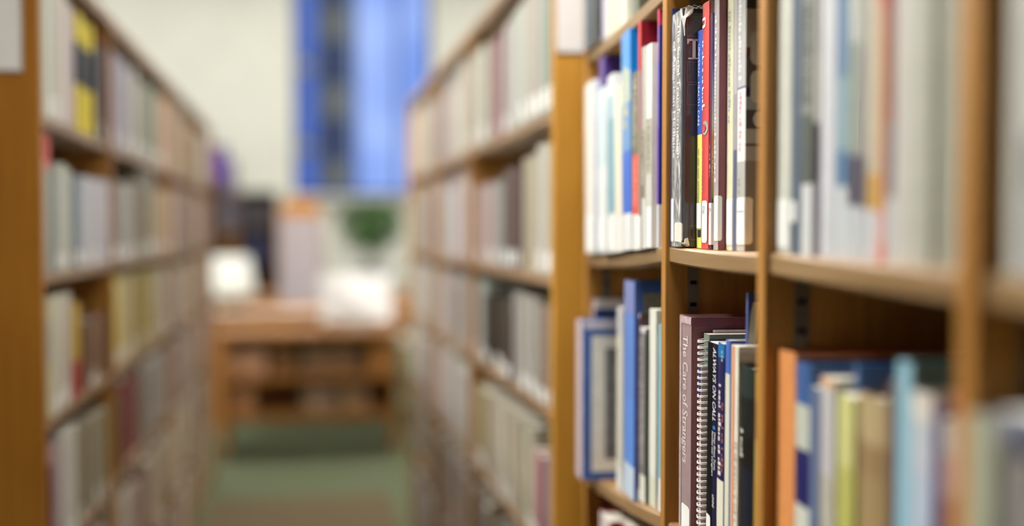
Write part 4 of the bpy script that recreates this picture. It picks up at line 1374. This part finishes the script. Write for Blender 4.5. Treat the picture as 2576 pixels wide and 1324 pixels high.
# ------------------------------------------------------------------ the reading hall at the end of the aisle
# low open shelf unit closing the aisle
YS = 6.2
sx0, sx1 = on_y(556, 900, YS).x, on_y(1000, 900, YS).x
zS = on_y(780, 836, YS).z
low = empty('low_shelf', ((sx0 + sx1) / 2, YS, 0))
tag(low, 'low open wooden shelf unit standing across the end of the aisle', 'shelf')
sw = (sx1 - sx0) / 2
MB().box(-sw - 0.02, sw + 0.02, -0.02, 0.42, zS - 0.03, zS).build('top_board', BEECH, low, bevel=0.004)
for q in (-sw, sw - 0.03):
    MB().box(q, q + 0.03, 0, 0.4, 0, zS - 0.03).build('side_panel', BEECH, low, bevel=0.002)
MB().box(-sw + 0.03, sw - 0.03, 0.38, 0.4, on_y(780, 1060, YS).z, zS - 0.03).build('back_panel', OAK_V, low)
for y in (944, 1044):
    z = on_y(780, y, YS).z
    MB().box(-sw + 0.03, sw - 0.03, 0.005, 0.38, z - 0.028, z).build('shelf', BEECH, low, bevel=0.002)
rnd = random.Random(4)
cnt = 0
for (ylev, px0, px1, c) in ((944, 570, 668, (206, 160, 130)), (944, 690, 740, (150, 106, 66)), (944, 760, 905, (134, 104, 76)), (944, 930, 985, (196, 140, 74)),
                            (1044, 575, 640, (176, 126, 84)), (1044, 760, 850, (150, 122, 100)), (1044, 860, 930, (168, 130, 92))):
    x0, x1 = on_y(px0, ylev, YS).x, on_y(px1, ylev, YS).x
    z = on_y(780, ylev, YS).z + 0.0005
    n = max(2, int((x1 - x0) / 0.05))
    w_ = (x1 - x0) / n
    for i in range(n):
        cc = jitter(c, rnd, 14)
        cnt += 1
        soft_book((x0 + w_ * (i + 0.5), YS + 0.04, z), math.pi / 2, w_ - 0.002, 0.155 * rnd.uniform(0.85, 1.05), 0.15, cc,
                  '%s book, %s counted along both shelves of the low unit closing the aisle' % (colour_name(cc), ORD[min(cnt - 1, 29)]), 'books in the low shelf unit', None, False)


def reading_table(x, y, w_, d, z, label):
    t = empty('reading_table', (x, y, 0))
    tag(t, label, 'table')
    MB().box(-w_ / 2, w_ / 2, -d / 2, d / 2, z - 0.035, z).build('table_top', BEECH, t, bevel=0.005)
    MB().box(-w_ / 2 + 0.08, w_ / 2 - 0.08, -d / 2 + 0.06, -d / 2 + 0.085, z - 0.13, z - 0.035).build('apron', BEECH, t)
    MB().box(-w_ / 2 + 0.08, w_ / 2 - 0.08, d / 2 - 0.085, d / 2 - 0.06, z - 0.13, z - 0.035).build('apron', BEECH, t)
    for sx in (-1, 1):
        for sy in (-1, 1):
            cx, cy = sx * (w_ / 2 - 0.08), sy * (d / 2 - 0.08)
            MB().box(cx - 0.035, cx + 0.035, cy - 0.035, cy + 0.035, 0, z - 0.035).build('leg', BEECH, t, bevel=0.004)
    return t


zT = 0.76
reading_table(0.35, 7.45, 1.9, 0.95, zT, 'wooden reading table just behind the low shelf unit')
reading_table(0.52, 9.15, 2.0, 0.95, zT, 'wooden reading table farther back under the window')


def table_lamp(p, r0, r1, hs, base_z, shade_m, label, rp=None):
    t = empty('table_lamp', (p.x, p.y, base_z))
    tag(t, label, 'lamp')
    hz = p.z - base_z
    BR = plain((150, 120, 70), 0.3, 0.5, metal=0.6)
    MB().lathe([(0.001, 0.0), (0.085, 0.0), (0.085, 0.012), (0.03, 0.03), (0.014, 0.05)], 20).build('base', BR, t, smooth=True)
    MB().lathe([(0.011, 0.03), (0.011, hz + hs * 0.5)], 12).build('stem', BR, t, smooth=True)
    MB().lathe([(r0, hz), (r1, hz + hs), (r1 - 0.006, hz + hs), (r0 - 0.006, hz)], 28, cap=False).build('shade', shade_m, t, smooth=True)


# white shaded lamp and pale glint sheets on the first table
WSH = plain((228, 230, 224), 0.8, 0.2, 0.03)
Y1_ = 7.35
pc = on_y(581, 740, Y1_)
k = 1 / 1.0
rr = (on_y(646, 700, Y1_).x - on_y(516, 700, Y1_).x) / 2
table_lamp(pc, rr, rr * 0.72, on_y(581, 645, Y1_).z - pc.z, zT, WSH, 'table lamp with a white drum shade, seen at the end of the aisle')
Yp = 6.42
a, b2 = on_y(806, 800, Yp), on_y(985, 800, Yp)
pw = (b2.x - a.x) / 2
px_c = (a.x + b2.x) / 2
PW = plain((222, 220, 218), 0.7, 0.3, 0.02)
zt_ = on_y(890, 694, Yp).z - zS
mon = empty('computer_monitor', (px_c, Yp, zS))
tag(mon, 'white backed computer monitor on top of the low shelf unit, near the plant', 'monitor')
MB().lathe([(0.001, 0), (0.10, 0), (0.10, 0.012), (0.03, 0.02)], 24).build('foot', PW, mon, smooth=True)
MB().box(-0.03, 0.03, 0.0, 0.03, 0.012, zt_ * 0.5).build('neck', PW, mon)
for o_ in (MB().box(-pw, pw, -0.03, 0.02, 0.0, (zt_ - 0.03) * 1.2).build('housing', PW, mon, bevel=0.014),
           MB().box(-pw * 0.6, pw * 0.6, -0.045, -0.029, 0.06, zt_ - 0.06).build('rear_bulge', PW, mon, bevel=0.006),
           MB().box(-pw + 0.02, pw - 0.02, 0.02, 0.024, 0.04, zt_ - 0.02).build('screen', plain((20, 22, 26), 0.2, 0.5), mon)):
    o_.location = (0, -0.08, 0.03)
    o_.rotation_euler = (-0.6, 0, 0)
for i, (px, ww_) in enumerate(((566, 0.24), (742, 0.28), (650, 0.17))):  # pale sheets added in place of glints on the table top
    q = on_y(px, 800, 7.1)
    t = empty('glint_sheet', (q.x, 7.1 + 0.04 * i, zT + 0.0004), (0.0, 0.2, 0.1)[i])
    tag(t, ('pale sheet standing for a glint below the white lamp', 'pale sheet standing for a glint at the middle of the front table', 'smaller pale sheet added beside the middle one')[i], 'paper')
    MB().box(-ww_ / 2, ww_ / 2, -0.14, 0.14, 0, 0.004).build('sheet', plain((236, 214, 196), 0.6, 0.3, 0.04), t)

# amber-railed chair with a pale padded back
Yc = 8.35
chx0, chx1 = on_y(704, 520, Yc).x, on_y(806, 520, Yc).x
ch = empty('reading_chair', ((chx0 + chx1) / 2, Yc, 0))
tag(ch, 'high-backed chair with an amber wooden rail and pale padded back, below the window', 'chair')
AMB = wood('amber_chair_wood', (196, 128, 36), (222, 156, 60), along=0)
cw = (chx1 - chx0) / 2
zr0, zr1 = on_y(755, 545, Yc).z, on_y(755, 498, Yc).z
pts = [(cw * math.cos(a_), zr0 + (zr1 - zr0) * (0.35 + 0.65 * math.sin(a_))) for a_ in [math.pi * i / 12 for i in range(13)]]
v = [(x, y, z) for y in (-0.02, 0.02) for x, z in pts + [(-cw, zr0), (cw, zr0)]]
n = len(pts) + 2
mesh_obj('top_rail', v, [tuple(range(n)), tuple(n + i for i in reversed(range(n)))] + [(i, n + i, n + (i + 1) % n, (i + 1) % n) for i in range(n)], AMB, ch)
MB().box(-cw * 1.05, cw * 1.05, -0.03, 0.02, 0.62, zr0).build('backrest', plain((196, 190, 198), 0.8, 0.2), ch, bevel=0.012)
MB().box(-cw * 1.15, cw * 1.15, -0.5, 0.02, 0.42, 0.5).build('seat', plain((180, 174, 182), 0.8, 0.2), ch, bevel=0.02)
for sx in (-1, 1):
    for yy, zz in ((-0.46, 0.42), (0.0, zr0)):
        MB().box(sx * cw - 0.02, sx * cw + 0.02, yy - 0.02 + (0.04 if yy == 0 else 0), yy + 0.02 + (0.04 if yy == 0 else 0), 0, zz).build('leg', AMB, ch)

# potted plant on the rear table
Yq = 9.1
pg = on_y(932, 560, Yq)
pl = empty('potted_plant', (pg.x, Yq, zT))
tag(pl, 'leafy green plant in a blue-grey pot below the bright window', 'plant')
zc = pg.z - zT
MB().lathe([(0.001, 0), (0.085, 0), (0.12, 0.17), (0.13, 0.18), (0.13, 0.2), (0.115, 0.2), (0.11, 0.175), (0.001, 0.175)], 24).build('pot', plain((74, 92, 120), 0.4, 0.4), pl, smooth=True)
rnd = random.Random(12)
stems = MB()
leaf_me = None
LEAF = plain((62, 116, 34), 0.5, 0.3, 0.35, 9)
for i in range(10):
    a_ = rnd.uniform(0, 6.28)
    r_ = rnd.uniform(0.03, 0.14)
    stems.tube([(0.02 * math.cos(a_), 0.02 * math.sin(a_), 0.17), (r_ * 0.6 * math.cos(a_), r_ * 0.6 * math.sin(a_), zc * 0.7), (r_ * math.cos(a_), r_ * math.sin(a_), zc + rnd.uniform(-0.05, 0.12))], 0.005, 5)
stems.build('stem', plain((70, 96, 44), 0.6, 0.2), pl)
for i in range(300):
    while True:
        q = Vector((rnd.uniform(-1, 1), rnd.uniform(-1, 1), rnd.uniform(-1, 1)))
        if q.length <= 1:
            break
    pos = (q.x * 0.20, q.y * 0.20, zc + q.z * 0.21)
    if leaf_me is None:
        lv = [(0, 0, 0), (0.05, 0.022, 0.008), (0.05, -0.022, 0.008), (0.11, 0.03, 0.0), (0.11, -0.03, 0.0), (0.17, 0, -0.03), (0.055, 0, -0.002), (0.11, 0, -0.012)]
        lo = mesh_obj('leaf', lv, [(0, 6, 1), (0, 2, 6), (6, 7, 3, 1), (6, 2, 4, 7), (7, 5, 3), (7, 4, 5)], LEAF, pl)
        leaf_me = lo.data
    else:
        lo = link(bpy.data.objects.new('leaf', leaf_me), pl)
    lo.location = pos
    lo.rotation_euler = (rnd.uniform(-0.7, 0.7), rnd.uniform(-0.5, 0.7), math.atan2(q.y, q.x) + rnd.uniform(-0.9, 0.9))
    s_ = rnd.uniform(0.55, 0.95)
    lo.scale = (s_, s_, s_)

# dark blue journals: a case facing the aisle and a free-standing rack behind
Yj = 10.3
jx0, jx1 = on_y(556, 560, Yj).x, on_y(700, 560, Yj).x
zj = on_y(620, 488, Yj).z
rk = empty('journal_rack', ((jx0 + jx1) / 2, Yj, 0))
tag(rk, 'dark free-standing journal rack filled with navy volumes, below the cream wall', 'bookcase')
jw = (jx1 - jx0) / 2
DKW = plain((76, 66, 64), 0.6, 0.3)
for q in (-jw, jw - 0.025):
    MB().box(q, q + 0.025, 0, 0.3, 0, zj).build('side_panel', DKW, rk)
MB().box(-jw, jw, 0, 0.3, zj, zj + 0.03).build('top_board', DKW, rk)
MB().box(-jw + 0.025, jw - 0.025, 0.28, 0.3, 0, zj).build('back_panel', DKW, rk)
cnt = 0
for k_ in range(2):
    z = zj - 0.33 * (k_ + 1)
    MB().box(-jw + 0.025, jw - 0.025, 0.005, 0.28, z - 0.02, z).build('shelf', DKW, rk)
    n = int((2 * jw - 0.06) / 0.085)
    for i in range(n):
        cc = jitter(rnd.choice([(58, 66, 104), (70, 80, 124), (84, 84, 96), (60, 62, 70), (116, 110, 112)]), rnd, 10)
        cnt += 1
        soft_book(((jx0 + jx1) / 2 - jw + 0.032 + 0.085 * (i + 0.5), Yj + 0.03, z + 0.0005), math.pi / 2, 0.082, rnd.uniform(0.24, 0.285), 0.2, cc,
                  '%s bound journal, %s along the %s shelf of the dark rack' % (colour_name(cc), ORD[i], ORD[k_]), 'bound journals in the dark rack', None, False)

# a shorter bookcase continuing the line of the case across the aisle, purple and blue volumes on it
Yk0, Yk1 = 7.98, 9.9
XK = -0.56
kc = empty('bookcase', (XK, Yk0, 0))
tag(kc, 'shorter dark-ended bookcase farther down the aisle with violet and blue volumes', 'bookcase')
zk = EYE + 0.60
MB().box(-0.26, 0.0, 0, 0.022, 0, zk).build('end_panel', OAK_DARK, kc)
MB().box(-0.26, 0.0, Yk1 - Yk0 - 0.022, Yk1 - Yk0, 0, zk).build('end_panel', OAK_PANEL, kc)
MB().box(-0.26, -0.002, 0.022, Yk1 - Yk0 - 0.022, zk - 0.32, zk - 0.3).build('shelf', OAK_H, kc)
MB().box(-0.26, -0.002, 0.022, Yk1 - Yk0 - 0.022, zk - 0.64, zk - 0.62).build('shelf', OAK_H, kc)
MB().box(-0.26, -0.002, 0.022, Yk1 - Yk0 - 0.022, zk - 0.96, zk - 0.94).build('shelf', OAK_H, kc)
MB().box(-0.272, -0.26, 0, Yk1 - Yk0, 0, zk).build('back_panel', OAK_DARK, kc)
for k_ in range(2):
    y = Yk0 + 0.03
    i = 0
    while y < Yk1 - 0.12:
        th = rnd.uniform(0.14, 0.19)
        pal = [(96, 74, 150), (84, 92, 160), (74, 84, 140)] if k_ == 0 else [(96, 98, 120), (120, 112, 110), (78, 86, 120)]
        cc = jitter(pal[0] if (k_ == 0 and i < 5) else rnd.choice(pal), rnd, 10)
        soft_book((XK - 0.012, y + th / 2, zk - 0.3 - 0.32 * k_ + 0.0005), math.pi, th - 0.001, rnd.uniform(0.25, 0.285), 0.2, cc,
                  '%s volume, %s along the %s shelf of the shorter bookcase' % (colour_name(cc), ORD[min(i, 29)], ORD[k_]), 'volumes in the shorter bookcase', None, False)
        y += th
        i += 1

# violet poster on the end of that bookcase
pa, pb = on_y(532, 455, Yk0), on_y(572, 372, Yk0)
po = empty('poster', ((pa.x + pb.x) / 2, Yk0, pa.z))
tag(po, 'violet poster on the end of the shorter bookcase, above the white lamp', 'poster')
MB().box(-abs(pb.x - pa.x) / 2, abs(pb.x - pa.x) / 2, -0.004, -0.001, 0, pb.z - pa.z).build('sheet', plain((104, 74, 160), 0.6, 0.3, 0.15, 12), po)
MB().box(-abs(pb.x - pa.x) / 2 - 0.006, abs(pb.x - pa.x) / 2 + 0.006, -0.008, -0.001, pb.z - pa.z, pb.z - pa.z + 0.014).build('hanging_rail', DKW, po)
